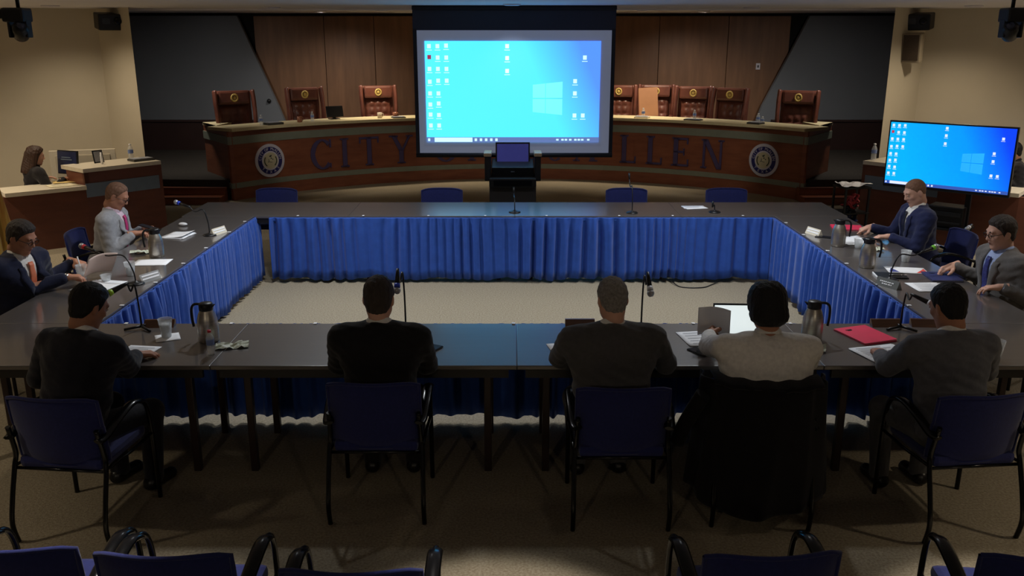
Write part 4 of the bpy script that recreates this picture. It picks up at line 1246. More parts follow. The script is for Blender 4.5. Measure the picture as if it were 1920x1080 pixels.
    for i in (0, 1):
        f = Field(an[i] + npv(-.09, -.12, -.11), an[i] + npv(.09, .26, .06), .01)
        f.cap(an[i] + npv(0, -.03, -.055), an[i] + npv(0, .14, -.065), .042, .038, .03); f.cap(an[i] + npv(0, -.02, -.05), an[i] + npv(0, .02, -.0), .04, .038, .03)
        X, Y, Z = f.coords(); f.F = np.maximum(f.F, (.004 - Z)).astype(np.float32) + 0 * X
        V, Q = f.mesh(); npmesh('shoe', [(V, Q, 0)], [shoesm or shoe_m], root)
    if glasses:
        m = MB()
        for sx in (-1, 1):
            m.tube([Vector(hx((sx * (.033 + .024 * math.cos(a)), .1, .004 + .018 * math.sin(a)))) for a in np.linspace(0, 2 * PI, 17)], .0022, 5, cap=False)
            m.tube([Vector(hx((sx * .057, .098, .008))), Vector(hx((sx * .078, .03, .010))), Vector(hx((sx * .08, -.01, .008)))], .002, 5)
        m.tube([Vector(hx((-.009, .103, .006))), Vector(hx((.009, .103, .006)))], .002, 5)
        m.build('glasses', black_m, root)
    if watch:
        W, d = wr[watch - 2]; m = MB(); m.tube([Vector(W - d * .008), Vector(W + d * .014)], .033, 14); m.build('wristwatch', chrome, root)
    return root, arms, hc
shoe_m = mat('black_shoe_leather', (22, 20, 20), .35, nscale=9, namt=.08)
skinA = mat('skin_tan', (186, 132, 106), .55, nscale=18, namt=.06, spec=.35)
skinB = mat('skin_fair', (214, 166, 144), .55, nscale=18, namt=.06, spec=.35)
skinC = mat('skin_olive', (176, 124, 98), .55, nscale=18, namt=.06, spec=.35)
hair_black = mat('black_hair', (20, 18, 19), .6, nscale=60, namt=.2, stretch=(1, 1, .25), bscale=110, bump=.7, spec=.4)
hair_dark = mat('dark_brown_hair', (58, 50, 45), .65, nscale=60, namt=.3, stretch=(1, 1, .3), bscale=110, bump=.7, spec=.4)
hair_brown = mat('brown_hair', (62, 42, 32), .5, nscale=60, namt=.2, stretch=(1, 1, .2), bscale=90, bump=.7, spec=.4)
hair_grey = mat('salt_grey_hair', (138, 134, 130), .7, nscale=70, namt=.3, bscale=120, bump=.7, spec=.3)
hair_short = mat('cropped_brown_hair', (130, 98, 80), .7, nscale=70, namt=.2, spec=.2)
def cloth(name, rgb, r=.85, sh=.15): return mat(name, rgb, r, nscale=50, namt=.09, bscale=17, bump=.45, sheen=sh, spec=.25)
suit_black = cloth('black_suit_wool', (24, 24, 33)); suit_black2 = cloth('soft_black_suit_wool', (24, 23, 25)); suit_char = cloth('charcoal_suit_wool', (76, 75, 76))
suit_navy = cloth('navy_suit_wool', (30, 34, 58)); suit_navy2 = cloth('bright_navy_suit_wool', (32, 38, 74)); suit_lgrey = cloth('pale_grey_suit_wool', (160, 160, 164)); suit_mgrey = cloth('mid_grey_suit_wool', (88, 88, 94))
suit_grey2 = cloth('warm_grey_suit_wool', (102, 98, 96))
sh_white = cloth('white_shirt_cotton', (232, 229, 224), .8, .05); sh_blue = cloth('light_blue_shirt_cotton', (168, 184, 224), .8, .05); sh_pink = cloth('pale_pink_shirt_cotton', (224, 200, 214), .8, .05); sh_dark = cloth('black_blouse', (28, 25, 28))
tie_pink = mat('magenta_tie_silk', (196, 60, 120), .45, nscale=40, namt=.1); tie_orange = mat('coral_tie_silk', (232, 132, 96), .45, nscale=40, namt=.1)
tie_blue = mat('blue_pattern_tie_silk', (58, 62, 128), .45, nscale=70, namt=.4); tie_navy = mat('navy_tie_silk', (26, 28, 46), .45, nscale=70, namt=.2)
HZ = .785
PEOPLE = {}
def P_(key, *a, **k): PEOPLE[key] = person(*a, **k)
P_('D', 'man in black suit at near left corner, one hand on a white paper', (-2.43, 4.46, 0), -20, lean=17, headp=28, yaw=-12, neckl=26, hands=((-2.72, 5.0, HZ), (-2.27, 5.0, HZ)), hpose=('rest', 'rest'), hdir=(None, (.75, .55, -.12)),
   hair='part', hairm=hair_black, skin=skinC, jacket=suit_black, shirt=sh_white, trousers=suit_black, ws=1.14, bulk=1.12, hunch=.1)
P_('E', 'man in black suit at near row, back to the viewer, left of the middle seam', (-.745, 4.62, 0), 0, lean=9, headp=8, yaw=-3, neckl=14, hands=((-.98, 5.12, HZ), (-.56, 5.12, HZ)), hair='short', hairm=hair_dark, skin=skinB, jacket=suit_black2, shirt=sh_white,
   trousers=suit_black2, ws=1.13, bulk=1.12)
P_('F', 'grey haired man in charcoal suit at near row, back to the viewer', (.565, 4.60, 0), 4, lean=9, headp=12, yaw=10, neckl=14, hands=((.34, 5.12, HZ), (.84, 5.1, HZ)), hair='thin', hairm=hair_grey, skin=skinB, jacket=suit_char, shirt=sh_white, trousers=suit_char, ws=1.2, bulk=1.22, flare=.6)
P_('G', 'black haired person in white shirt reading papers before a laptop', (1.40, 4.50, 0), -2, lean=10, headp=20, yaw=0, neckl=22, hands=((1.215, 5.17, .86), (1.66, 5.05, HZ)), hpose=('pinch', 'rest'), hroll=(-50, 0), hair='full', hairm=hair_black, skin=skinC, shirt=sh_white,
   trousers=suit_black, ws=1.2, bulk=1.3, hs=1.04, sit=.54, flare=.95)
P_('H', 'man in grey suit at near right corner, back to the viewer', (2.42, 4.45, 0), 8, lean=14, headp=22, yaw=10, neckl=24, flare=.6, hands=((2.22, 5.0, HZ), (2.66, 5.0, HZ)), hair='short', hairm=hair_black, skin=skinC, jacket=suit_mgrey, shirt=sh_white, trousers=suit_char, ws=1.08, bulk=1.08)
P_('B', 'man in pale grey suit and magenta tie looking at his phone', (-3.93, 8.30, 0), -86, sit=.53, lean=13, headp=30, yaw=4, neckl=22, hands=((-3.63, 8.52, .83), (-3.62, 8.24, .83)), hpose=('grip', 'pinch'), hdir=((.9, -.3, 0), (.8, .6, .0)), hair='thin', hairm=hair_short, skin=skinA,
   jacket=suit_lgrey, shirt=sh_pink, tie=tie_pink, trousers=suit_lgrey, glasses=True, ws=1.02, bulk=1.06)
P_('C', 'man in navy suit and coral tie holding a sheet of paper', (-3.87, 6.52, 0), -104, sit=.54, lean=15, headp=24, yaw=6, neckl=24, hands=((-3.60, 7.02, .86), (-3.46, 6.60, .84)), hpose=('pinch', 'pinch'), hdir=((.9, -.25, -.2), (.8, .5, -.1)), hair='part', hairm=hair_dark, skin=skinA,
   jacket=suit_navy, shirt=sh_white, tie=tie_orange, trousers=suit_navy, ws=1.14, bulk=1.15, glasses=True, watch=1 + 2)
P_('I', 'man with cropped hair in navy suit at the right tables', (3.96, 8.30, 0), 90, lean=10, headp=24, yaw=4, neckl=18, hands=((3.60, 8.22, HZ + .02), (3.56, 8.60, HZ + .03)), hpose=('rest', 'point'), hdir=((-.9, .3, -.1), (-.95, -.25, -.25)), hair='fade', hairm=hair_short, skin=skinB,
   jacket=suit_navy2, shirt=sh_white, tie=tie_navy, trousers=suit_navy2, ws=1.1, bulk=1.1)
P_('J', 'man with glasses in warm grey suit and blue tie at the right tables', (3.87, 6.60, 0), 96, sit=.54, lean=11, headp=14, yaw=-6, neckl=18, hands=((3.68, 6.38, .82), (3.62, 7.0, .83)), hpose=('rest', 'rest'), hdir=((-.85, .35, -.15), (-.9, -.2, -.3)), hair='part', hairm=hair_dark, skin=skinB,
   jacket=suit_grey2, shirt=sh_blue, tie=tie_blue, trousers=suit_char, glasses=True, ws=1.1, bulk=1.16)
P_('A', 'clerk with long brown hair seated at the left staff desk', (-6.38, 11.62, 0), -38, lean=8, headp=12, yaw=-20, hands=((-6.25, 11.72, .82), (-5.98, 11.7, .82)), hair='long', hairm=hair_brown, skin=skinB, shirt=sh_dark, trousers=suit_black, ws=.85, bulk=.85, sit=.47, hs=.95)
P_('K', 'person in dark clothes half hidden at the right edge of the television', (6.95, 11.95, 0), 70, lean=12, headp=14, yaw=0, hands=((6.6, 11.8, .82), (6.5, 12.15, .82)), hair='short', hairm=hair_black, skin=skinC, shirt=sh_dark, trousers=suit_black, ws=1.0, bulk=1.05, sit=.50)

# ------------------------------------------------------------------ things on the tables
TT = .75
def carafe(label, x, y, rz):
    t = thing('steel_carafe', label, 'carafe', (x, y, TT), rz, 'steel coffee carafes')
    m = MB(); m.lathe([(.058, 0), (.064, .006), (.065, .03), (.066, .10), (.062, .15), (.052, .185), (.043, .205), (.041, .212)], 24); m.build('carafe_body', steel, t)
    m = MB(); m.lathe([(.043, .208), (.045, .215), (.045, .245), (.04, .255), (.012, .258)], 20); m.add([(-.045, -.014, .245), (-.045, .014, .245), (-.066, 0, .25), (-.04, -.012, .222), (-.04, .012, .222)], [(0, 2, 1), (0, 3, 2), (1, 2, 4), (3, 4, 2)]); m.build('lid', black_m, t)
    m = MB(); m.tube(smooth_path([(.035, 0, .246), (.075, 0, .243), (.096, 0, .215), (.098, 0, .15), (.092, 0, .095)], 5), .0085, 8, flat=(1, 1.3)); m.build('handle', black_m, t)
    return t
carafe('steel carafe beside the pale grey suited man\'s papers', -3.17, 7.64, 200)
carafe('steel carafe at the near left, behind a red capped bottle', -1.95, 5.36, 175)
carafe('steel carafe between the white shirted person and the red folder', 1.94, 5.40, -10)
carafe('steel carafe by the navy suited man, beside his phone', 3.06, 8.06, -15)
carafe('steel carafe on the right tables, nearer of the two', 3.02, 7.26, -20)

ring_cols = {'blue': (40, 70, 200), 'red': (190, 40, 52), 'lime': (170, 210, 60), 'white': (225, 225, 228), 'green': (120, 200, 60), 'black': (24, 24, 26)}
def mic(label, base, tip, col, sag=.05, headdir=None, long=True, tri=False, hl=.17):
    t = thing('gooseneck_microphone', label, 'microphone', base, 0, 'gooseneck table microphones')
    tip = Vector(tip) - Vector(base)
    m = MB()
    if tri:
        for a in (200, 320, 80): m.tube([(0, 0, .02), (.11 * math.cos(math.radians(a)), .11 * math.sin(math.radians(a)), .008)], [.010, .008], 6)
    else: m.lathe([(.065, 0), (.066, .008), (.05, .016), (.014, .02), (.012, .03)], 20)
    m.build('base', black_m, t)
    hd = Vector(headdir).normalized() if headdir else Vector((tip.x, tip.y, .1)).normalized()
    j = tip - hd * (hl if long else .07)
    p0 = Vector((0, 0, .02)); mid = Vector((j.x * .25, j.y * .25, max(j.z, .1) * .85 + sag)); mid2 = j * .7 + Vector((0, 0, .03 + sag * .4))
    m = MB(); m.tube(smooth_path([p0, Vector((j.x * .04, j.y * .04, j.z * .5)), mid, mid2, j], 6), .006, 7); m.build('gooseneck', black_m, t)
    if long:
        hn = MB(); hn.tube([j - hd * .01, j + hd * .02, tip - hd * .055], [.009, .012, .017], 10); h = hn.build('handle', black_m, t)
        hn = MB(); hn.tube([tip - hd * .062, tip - hd * .035], [.0185, .021], 12); hn.build('colour_ring', mat('ring_' + col, ring_cols[col], .4, nscale=9, namt=.05), t)
        hn = MB(); hn.ball(tip - hd * .015, (.024, .024, .024), 12, 10); hn.build('grille', mat('mic_grille', (170, 170, 172), .4, metal=.7, nscale=120, namt=.3), t)
    else:
        hn = MB(); hn.tube([j, j + hd * .03, tip], [.008, .012, .010], 8); hn.build('capsule', black_m, t)
    return t
mic('microphone with blue ring before the pale grey suited man', (-2.99, 8.52, TT), (-3.34, 8.62, 1.07), 'blue', .02)
mic('microphone with red ring before the man with coral tie', (-2.98, 6.72, TT), (-3.52, 7.0, 1.0), 'red', .03)
mic('microphone with lime ring before the black suited man at near left', (-2.48, 5.60, TT), (-2.62, 5.42, 1.03), 'lime', .03, headdir=(-.5, -.6, -.25), tri=True)
mic('microphone with grey head beside the black suited man\'s ear', (-.715, 5.63, TT), (-.735, 5.40, 1.06), 'blue', .02, headdir=(0, -.45, -.8), hl=.15)
mic('microphone with white ring right of the charcoal suited man', (.872, 5.65, TT), (.895, 5.44, 1.03), 'white', .02, headdir=(.08, -.5, -.75), hl=.15)
mic('microphone with white ring before the grey suited man at near right', (2.60, 5.60, TT), (2.70, 5.34, .985), 'white', .02, headdir=(.5, -.5, -.2), tri=True)
mic('microphone with green ring before the man in warm grey suit', (3.04, 6.83, TT), (3.48, 7.02, .99), 'green', .03)
mic('thin stem microphone on the far table with small black capsule', (1.34, 9.68, TT), (1.33, 9.95, 1.16), 'black', .0, headdir=(0, .2, .9), long=False)
mic('short microphone on the far table beside the open papers', (2.27, 9.72, TT), (2.24, 9.70, .88), 'black', .0, headdir=(0, -.1, 1), long=False)
mic('thin stem microphone standing at the far table middle seam', (.03, 9.72, TT), (.02, 9.95, 1.0), 'black', .0, headdir=(0, .2, .9), long=False)
mic('small white tipped microphone behind the navy suited man', (4.75, 8.9, 0), (4.50, 8.55, .80), 'white', .0, headdir=(-.6, -.4, -.3), hl=.1)

def sheet(label, x, y, w, d, rz, m=None, n=1, curl=0.0, name='paper_sheet', cat='paper', z=TT, lines=0):
    t = thing(name, label, cat, (x, y, z), rz)
    rr = random.Random(int(abs(x * 1000 + y * 100)))
    for k in range(n):
        q = MB(); a = rr.uniform(-9, 9) * (k > 0); ox, oy = (rr.uniform(-.03, .03), rr.uniform(-.03, .03)) if k else (0, 0)
        Rz_ = rot(0, 0, a)
        def fn(u, v): 
            p = Rz_ @ Vector(((u - .5) * w, (v - .5) * d, 0)); return Vector((p.x + ox, p.y + oy, .002 + k * .0016 + curl * (u ** 3) * (k == n - 1)))
        q.grid(fn, 8, 5); o = q.build('sheet', m or paper_w, t); md = o.modifiers.new('thick', 'SOLIDIFY'); md.thickness = .0012; md.offset = 1
    if lines:
        q = MB()
        for k in range(lines):
            yy = d * (.36 - .72 * k / max(1, lines - 1)); ww = w * rr.uniform(.5, .8)
            q.box((-w * .42 + ww / 2, yy, .0045 + n * .0016), (ww, d * .018, .0006))
        q.build('print', paper_grey, t)
    return t
sheet('white printed paper under the black suited man\'s hand', -2.33, 5.12, .21, .27, -8, lines=8)
sheet('white napkin under the water cup at near left', -2.24, 5.42, .15, .15, 25)
sheet('blank white sheet on the left tables beside the carafe', -3.13, 7.42, .30, .22, 4)
sheet('loose white papers before the pale grey suited man', -3.29, 8.50, .22, .28, -12, n=4, curl=.02)
sheet('white papers under the hands of the man with coral tie', -3.26, 6.66, .26, .30, -14, n=3)
sheet('white paper beside the charcoal suited man\'s elbow', .36, 5.22, .25, .2, 12)
sheet('white paper under the laptop edge of the white shirted person', 1.22, 5.40, .2, .28, 8, n=2, lines=5)
sheet('white papers before the grey suited man at near right', 2.30, 5.12, .32, .27, 14, n=3, lines=9)
sheet('white papers before the man in warm grey suit', 3.28, 6.62, .26, .25, -4, n=2, lines=6)
sheet('white papers before the navy suited man', 3.28, 8.25, .24, .30, 6, n=4, curl=.015)
sheet('open papers with dark print on the far table', 2.10, 10.03, .26, .18, 3, n=2, lines=5)
t = sheet('colour printed leaflet with red and blue blocks beside a carafe', 3.31, 7.15, .32, .2, -10, n=1)
m = MB(); m.add([(.06, -.09, .0045), (.15, -.09, .0045), (.15, .06, .0045)], [(0, 1, 2)]); m.build('red_print', mat('leaflet_red', (222, 84, 70), .6, nscale=9, namt=.05), t)
m = MB(); m.add([(-.15, -.08, .0045), (-.07, -.08, .0045), (-.11, .06, .0045)], [(0, 1, 2)]); m.build('blue_print', mat('leaflet_blue', (70, 80, 150), .6, nscale=9, namt=.05), t)
def folder(label, x, y, w, d, rz, m, z=TT):
    t = thing('document_folder', label, 'folder', (x, y, z), rz)
    q = MB(); q.box((0, 0, .003), (w, d, .004), b=.001); q.build('back_cover', m, t)
    q = MB(); q.box((0, 0, .0075), (w * .97, d * .96, .004)); q.build('pages', paper_w, t)
    q = MB(); q.box((0, 0, .012), (w, d, .003), R=rot(0, -.6, 0), b=.001); q.build('front_cover', m, t)
    q = MB(); q.box((w * -.2, d * .32, .0145), (.045, .01, .001)); q.box((w * -.2, d * .28, .0145), (.03, .006, .001)); q.build('print', black_m, t)
    return t
folder('crimson folder on the near right table', 2.31, 5.46, .25, .31, 18, red_m)
folder('crimson folder under the navy suited man\'s far hand', 3.44, 8.86, .23, .30, 80, red_m)
folder('navy folder on the right tables between hands of the man with glasses', 3.50, 6.92, .24, .28, -6, navy_card)

def cup(label, x, y, level=.55, h=.115, straw=False, z=TT):
    t = thing('plastic_cup', label, 'cup', (x, y, z), 0, 'clear plastic water cups')
    m = MB(); m.lathe([(.030, 0), (.031, .003), (.045, h), (.0465, h + .002), (.043, h), (.0295, .005)], 20, cap=False); m.build('cup_wall', clear_m, t)
    m = MB(); m.lathe([(.028, .005), (.029 + .013 * level, h * level), (.001, h * level)], 18); m.build('iced_water', water_m, t)
    if straw: m = MB(); m.tube([(.01, 0, .01), (-.02, .005, h + .07)], .0055, 8); m.build('straw', bottle_cap_w, t)
    return t
cup('clear water cup on the white napkin at near left', -2.25, 5.43, .75, .125)
cup('clear cup with straw beside the man with coral tie', -3.47, 6.86, .5, .12, True)
cup('clear water cup beside the blank white sheet on the left', -3.13, 6.98, .7, .115)
cup('clear water cup at the near right corner behind the grey suited man', 2.93, 5.02, .6, .12)
cup('clear water cup before the navy suited man', 3.22, 7.98, .4, .09)
cup('pale cup beside the green ringed microphone', 3.43, 7.45, .8, .10)
cup('small clear cup beneath the red ringed microphone', -3.25, 6.80, .3, .055)
bred = mat('red_cap', (196, 40, 60), .4, nscale=9, namt=.05)
water_bottle('small clear bottle with red cap at near left table edge', (-1.85, 5.10, TT), bred, .16, .024)
water_bottle('clear bottle with white cap on the left staff desk worktop', (-5.30, 12.28, 1.0), bottle_cap_w, .22, .035)
water_bottle('clear bottle with white cap on the right staff desk beside the television', (5.02, 12.25, 1.0), bottle_cap_w, .23, .036)

wrap_m = mat('crumpled_wrapper', (186, 190, 172), .5, nscale=26, namt=.3)
def wrapper(label, x, y, w, d, rz, seed):
    rr = random.Random(seed); H = {}
    def fn(u, v):
        k = (round(u * 9), round(v * 6))
        H.setdefault(k, rr.uniform(0, .022))
        return Vector(((u - .5) * w + H[k] * .4, (v - .5) * d, .003 + H[k]))
    m = MB(); m.grid(fn, 10, 7, smooth=False); o = m.build('crumpled_wrapper', wrap_m); put(o, (x, y, TT), rz)
    return tag(o, label, 'wrapper')
wrapper('crumpled snack wrapper beside the red capped bottle', -1.77, 5.24, .2, .1, 15, 3)
wrapper('crumpled silver wrapper beside the carafe on the left tables', -3.36, 7.78, .22, .11, 20, 5)
wrapper('crumpled clear plastic bag behind the white shirted person\'s arm', 1.86, 5.22, .2, .14, -20, 8)
wrapper('crumpled wrapper before the navy suited man', 3.33, 7.9, .16, .12, 10, 12)

def phone(label, x, y, rz, z=TT, glow=None, pitch=0):
    t = thing('mobile_phone', label, 'phone', (x, y, z), rz)
    m = MB(); m.box((0, 0, .005), (.075, .15, .009), R=rot(pitch), b=.004); m.build('phone_body', black_m, t)
    m = MB(); m.box((0, 0, .0102), (.068, .14, .001), R=rot(pitch)); m.build('phone_glass', mat('phone_glass', (34, 36, 44), .08, nscale=4, namt=.1), t)
    return t
phone('dark phone lying near the navy suited man\'s carafe', 3.05, 8.43, 60)
phone('black phone lying beside the white shirted person\'s arm', 1.16, 5.14, 30)
phone('phone held by the pale grey suited man', -3.56, 8.42, 80, .855, pitch=12)
phone('black phone by the right elbow of the man in black suit', -.50, 5.19, -28)
def mouse(label, x, y):
    m = MB(); m.ball((0, 0, .012), (.032, .052, .018), 14, 8); o = m.build('computer_mouse', bottle_cap_w); put(o, (x, y, TT + .007), 70); return tag(o, label, 'computer mouse')
mouse('white mouse shaped puck beyond the pale grey suited man\'s hands', -3.42, 8.98)
def notebook(label, x, y, rz):
    t = thing('notebook', label, 'notebook', (x, y, TT), rz)
    m = MB(); m.box((0, 0, .007), (.24, .17, .012), b=.002); m.build('cover', black_m, t)
    m = MB(); m.tube([(-.02, -.02, .018), (.12, -.02, .018)], .005, 6); m.build('pen', chrome, t)
    m = MB(); m.box((-.122, 0, .008), (.006, .16, .012)); m.build('page_edge', paper_w, t)
notebook('black notebook with silver pen at the green ringed microphone', 3.10, 6.96, -8)
m_ = None
# desk nameplates
def acrylic_plate(label, x, y, rz, front):
    t = thing('acrylic_nameplate', label, 'nameplate', (x, y, TT), rz)
    m = MB(); m.add([(-.1, -.03, 0), (.1, -.03, 0), (.1, .03, 0), (-.1, .03, 0), (-.1, 0, .065), (.1, 0, .065)], [(0, 1, 2, 3), (0, 4, 5, 1), (3, 2, 5, 4), (0, 3, 4), (1, 5, 2)]); m.build('acrylic_wedge', front, t)
    m = MB(); R_ = rot(65); 
    if front is not grey_plate:
        for k in (0, 1): m.box((0, -.0195 + k * .01, .026 + k * .022), (.17, .012, .002), R=R_)
        m.build('white_strips', paper_w, t)
    else:
        rr = random.Random(5)
        for k, (wd, zz) in enumerate(((.13, .040), (.08, .024))):
            xx = -wd / 2
            while xx < wd / 2:
                ww = rr.uniform(.006, .014); m.box((xx, -.03 + zz * .46 - .003, zz), (ww, .009, .001), R=R_); xx += ww + .005
        m.build('engraving', paper_w, t)
grey_plate = mat('grey_name_panel', (96, 98, 96), .4, nscale=9, namt=.05)
acrylic_plate('clear acrylic nameplate with white strips on the left skirt edge', -2.92, 6.84, 66, clear_m)
acrylic_plate('small pale nameplate near the far end of left tables', -2.93, 8.60, 70, counter_w)
acrylic_plate('dark grey engraved nameplate beside the green ringed microphone', 2.95, 6.64, -62, grey_plate)
acrylic_plate('small pale nameplate before the navy suited man', 3.0, 8.56, -70, counter_w)
def wood_plate(label, x, y, rz, gold_top=False):
    t = thing('wooden_nameplate', label, 'nameplate', (x, y, TT), rz, 'walnut desk nameplates')
    m = MB(); m.add([(-.1, -.03, 0), (.1, -.03, 0), (.1, .03, 0), (-.1, .03, 0), (-.1, .012, .045), (.1, .012, .045), (.1, .03, .045), (-.1, .03, .045)],
                    [(0, 1, 2, 3), (0, 4, 5, 1), (4, 7, 6, 5), (3, 2, 6, 7), (0, 3, 7, 4), (1, 5, 6, 2)]); m.build('block', plate_wood, t)
    m = MB(); m.box((0, .032, .022), (.17, .003, .034)); m.build('brass_face', brass, t)
    return t
wood_plate('walnut nameplate beside the charcoal suited man\'s shoulder', .46, 5.66, 0)
wood_plate('walnut nameplate left of the laptop', 1.40, 5.65, -4)
wood_plate('walnut nameplate left of the white ringed microphone at near right', 2.53, 5.66, 0)
wood_plate('walnut nameplate right of the white ringed microphone at near right', 2.80, 5.66, -5)
wood_plate('walnut nameplate between lime ringed microphone and water cup', -2.38, 5.65, 4)

# laptop
t = thing('laptop', 'open laptop with white screen before the white shirted person', 'laptop', (1.46, 5.30, TT), -3)
m = MB(); m.box((0, -.0, .009), (.33, .23, .016), b=.005); m.build('keyboard_base', grey_metal, t)
m = MB(); m.box((0, .125, .115), (.33, .01, .225), R=rot(-12), b=.004); ld = m.build('lid', black_m, t)
m = MB(); m.box((0, .1185, .116), (.31, .002, .2), R=rot(-12)); m.build('display', emis('laptop_white', (225, 235, 235), .9), ld)
m = MB()
for i in range(11):
    for j in range(4): m.box((-.14 + i * .028, -.0 + j * .024, .0185), (.023, .019, .003))
m.build('keys', black_m, t)
# papers in hands
def held(label, p, w, h, rz, rx, m, bend=.03):
    t = thing('held_paper', label, 'paper', p, rz)
    q = MB(); Rr = rot(rx)
    q.grid(lambda u, v: Rr @ Vector(((u - .5) * w, bend * math.sin(PI * u) + .02 * v * v, (v - .1) * h)), 12, 10); o = q.build('sheet', m, t); md = o.modifiers.new('thick', 'SOLIDIFY'); md.thickness = .0012
held('peach sheet held by the man with coral tie', (-3.34, 6.86, .80), .27, .2, 62, 38, paper_pink)
held('white folded paper held up by the white shirted person', (1.27, 5.26, .83), .2, .19, -20, 14, paper_w)

# staff desk things, left
t = thing('desk_monitor', 'dark navy desk monitor facing the clerk with long hair', 'monitor', (-6.02, 11.95, .78), -22)
nv = mat('navy_display', (34, 40, 66), .3, nscale=5, namt=.1, emit=(30, 36, 66), estr=.12)
m = MB(); m.box((0, 0, .23), (.36, .03, .32), R=rot(-6), b=.008); sh_ = m.build('monitor_shell', black_m, t)
m = MB(); m.box((0, -.018, .232), (.34, .006, .29), R=rot(-6)); m.build('navy_panel', nv, sh_)
m = MB(); m.box((.0, -.026, .30), (.16, .004, .012), R=rot(-6)); m.box((0.0, -.024, .27), (.2, .004, .012), R=rot(-6)); m.build('print', band_b, sh_)
m = MB(); m.X = Matrix.Translation((.04, -.014, .16)) @ rot(84).to_4x4(); m.lathe([(.03, 0), (.03, .006)], 20); m.build('round_print', band_b, sh_)
m = MB(); m.box((0, .03, .04), (.06, .05, .08)); m.lathe([(.11, 0), (.11, .01)], 20, c=(0, .03, 0)); m.build('stand', black_m, t)
sheet('stack of cream papers on the clerk\'s lower worktop', -5.86, 11.42, .32, .24, 36, n=4, z=.78, m=mat('cream_paper', (222, 212, 180), .8, nscale=6, namt=.03), lines=4)
sheet('manila folder of papers beside the clerk\'s hands', -5.96, 11.66, .28, .22, 30, n=3, z=.79, m=mat('manila_paper', (214, 186, 120), .8, nscale=6, namt=.03))
t = thing('paper_box', 'low white backboard box behind the clerk\'s monitor', 'box', (-6.05, 12.45, 0), 20)
m = MB(); m.box((0, 0, .56), (.85, .06, 1.12), b=.006); m.build('board', counter_w, t)
m = MB(); m.box((0, -.036, .9), (.7, .01, .3), b=.004); m.build('recess', wall_cream, t)
t = thing('picture_frame', 'small dark framed card standing on the left upper worktop', 'frame', (-5.62, 11.98, 1.0), 60)
m = MB(); m.box((0, 0, .085), (.15, .012, .17), R=rot(-10), b=.003); fr = m.build('frame', black_m, t)
m = MB(); m.box((0, -.007, .085), (.12, .004, .14), R=rot(-10)); m.build('card', paper_grey, fr)
t = thing('marker_pen', 'white marker standing beside the framed card', 'pen', (-5.52, 11.86, 1.0), 0)
m = MB(); m.lathe([(.016, 0), (.016, .12), (.012, .125), (.012, .16)], 12); m.build('barrel', bottle_cap_w, t)
m = MB(); m.lathe([(.013, .16), (.013, .175), (.005, .178)], 12); m.build('tip', black_m, t)
t = thing('desk_tray', 'flat grey tray under the water bottle on left worktop', 'tray', (-5.14, 12.22, 1.0), 50)
m = MB(); m.box((0, 0, .015), (.3, .2, .03), b=.005); m.build('tray_body', tray_m, t)
m = MB(); m.box((0, 0, .033), (.26, .16, .006)); m.build('sheet', paper_grey, t)

# gold fringed flag at the far left
flag_m = mat('gold_flag_cloth', (196, 166, 84), .6, nscale=6, second=(176, 120, 52), stretch=(6, 6, .6), sheen=.2)
t = thing('draped_flag', 'gold draped flag hanging on its pole at the left edge', 'flag', (-5.36, 8.85, 0), 0)
m = MB()
m.grid(lambda u, v: Vector(((.06 + .17 * v) * math.cos(2 * PI * u) * (1 + .38 * math.sin(14 * PI * u + 2 * v)), (.05 + .11 * v) * math.sin(2 * PI * u) * (1 + .38 * math.sin(14 * PI * u + 2 * v)), 1.62 - 1.3 * v)), 112, 14, wrap=True); m.build('flag_cloth', flag_m, t)
m = MB(); m.lathe([(.016, 0), (.016, 2.0)], 10); m.build('pole', plate_wood, t)
m = MB(); m.lathe([(.03, 1.98), (.012, 2.02), (.035, 2.06), (.002, 2.16)], 12); m.build('finial', brass, t)
m = MB(); m.lathe([(.16, 0), (.17, .03), (.08, .07), (.03, .1)], 20); m.build('foot', brass, t)

# robotic cameras hung from the ceiling
def ptz(label, x, y, z, s):
    t = thing('ceiling_camera', label, 'camera', (x, y, z), 0, 'ceiling mounted robotic cameras')
    m = MB(); m.tube([(0, 0, .12), (0, 0, CEIL - z)], .016, 10); m.lathe([(.06, CEIL - z - .012), (.06, CEIL - z)], 16); m.build('drop_pole', black_m, t)
    m = MB(); m.box((-s * .02, 0, .06), (.19, .17, .12), b=.02); m.build('base_unit', black_m, t)
    m = MB(); m.box((-s * .13, .04, .07), (.16, .05, .08), b=.012); m.build('bracket', black_m, t)
    for k in (-1, 1):
        m = MB(); m.box((k * .075 - s * .01, .0, -.05), (.022, .09, .16), b=.01); m.build('yoke_arm', black_m, t)
    m = MB(); m.X = Matrix.Translation((0, -.01, -.075)) @ rot(0, 0, s * 30).to_4x4() @ rot(62).to_4x4(); m.lathe([(.055, -.09), (.066, -.07), (.066, .06), (.05, .075), (.05, .1)], 20); hd_ = m.build('camera_head', black_m, t)
    m = MB(); m.X = Matrix.Translation((0, -.01, -.075)) @ rot(0, 0, s * 30).to_4x4() @ rot(62).to_4x4(); m.lathe([(.036, .099), (.03, .106), (.001, .11)], 20); m.build('lens', mat('lens_glass', (60, 64, 80), .05, metal=.4, nscale=4, namt=.1), hd_)
ptz('black robotic camera hanging from the ceiling at the left', -4.28, 8.0, 2.76, 1)
ptz('black robotic camera hanging from the ceiling at the right', 4.34, 8.0, 2.76, -1)
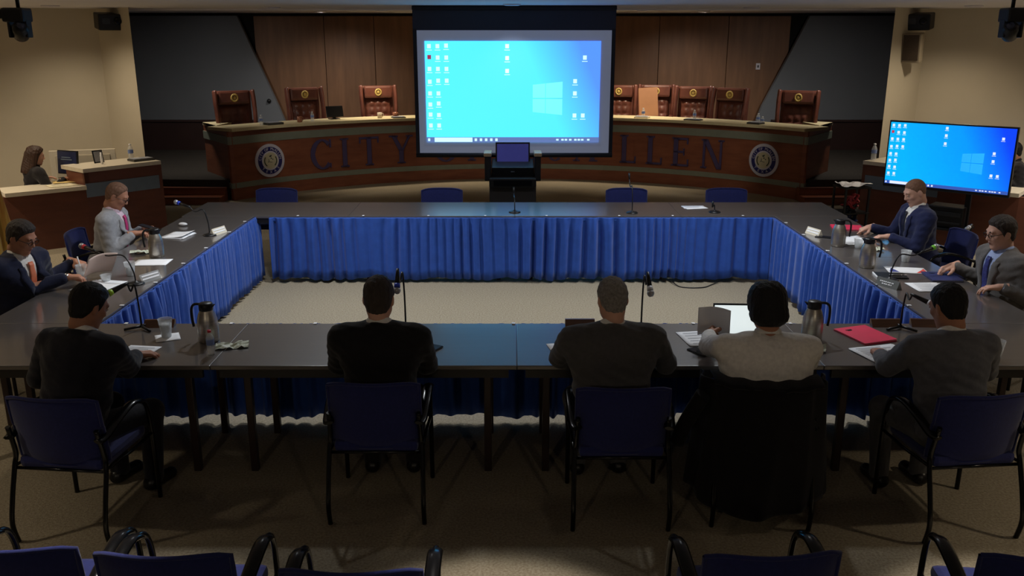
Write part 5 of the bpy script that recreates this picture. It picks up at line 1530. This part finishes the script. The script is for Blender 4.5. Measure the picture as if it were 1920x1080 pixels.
# wall boxes on the piers
def wall_unit(label, x, y, z, rz):
    t = thing('wall_projector', label, 'projector', (x, y, z), rz)
    m = MB(); m.box((0, -.18, 0), (.34, .26, .22), R=rot(8), b=.02); m.build('casing', black_m, t)
    m = MB(); m.box((0, -.03, .02), (.08, .1, .1), b=.01); m.build('wall_bracket', black_m, t)
    m = MB(); m.X = Matrix.Translation((.08, -.31, 0)) @ rot(90).to_4x4(); m.lathe([(.05, 0), (.05, .03), (.035, .035)], 16); m.build('front_lens', black_gloss, t)
    m = MB(); m.box((-.07, -.312, .0), (.1, .01, .08), b=.003); m.build('grille', grey_metal, t)
wall_unit('black boxy unit bracketed high on the left wall pier', -5.78, 13.07, 2.86, 38)
wall_unit('black boxy unit bracketed high on the right wall pier', 5.88, 13.15, 2.86, -38)
t = thing('wall_speaker', 'beige loudspeaker with brown grille on the right wall pier', 'speaker', (5.72, 12.98, 2.5), -38)
m = MB(); m.box((0, -.09, 0), (.26, .16, .40), R=rot(8), b=.012); m.build('cabinet', mat('beige_speaker_plastic', (150, 138, 118), .6, nscale=9, namt=.04), t)
m = MB(); m.box((0, -.178, 0), (.21, .012, .35), R=rot(8), b=.003); m.build('grille', mat('brown_grille_cloth', (70, 58, 48), .9, nscale=90, namt=.2), t)
m = MB(); m.box((0, -.02, .0), (.06, .06, .1)); m.build('bracket', black_m, t)

# wooden chair back and tan box, far right edge
t = thing('wooden_armchair', 'pale wooden chair back behind the person at the right edge', 'chair', (7.42, 12.3, 0), 70)
for k in (-1, 1):
    m = MB(); m.box((k * .24, -.22, .5), (.05, .05, 1.0), b=.01); m.build('back_post', plate_wood, t)
    m = MB(); m.box((k * .24, .22, .22), (.05, .05, .44), b=.01); m.build('front_leg', plate_wood, t)
m = MB(); m.box((0, -.22, .92), (.5, .03, .16), b=.01); m.build('top_rail', plate_wood, t)
m = MB(); m.box((0, 0, .45), (.5, .48, .05), b=.015); m.build('seat', plate_wood, t)
m = MB()
t = thing('floor_cable', 'thin black cable looping on the carpet before the far skirt', 'cable', (1.95, 9.2, 0))
m.tube(smooth_path([(-.18, .28, .03), (-.12, .1, .008), (.0, .04, .008), (.15, .06, .008), (.25, .16, .008), (.4, .3, .02)], 5), .006, 6); m.build('cable_run', black_m, t)
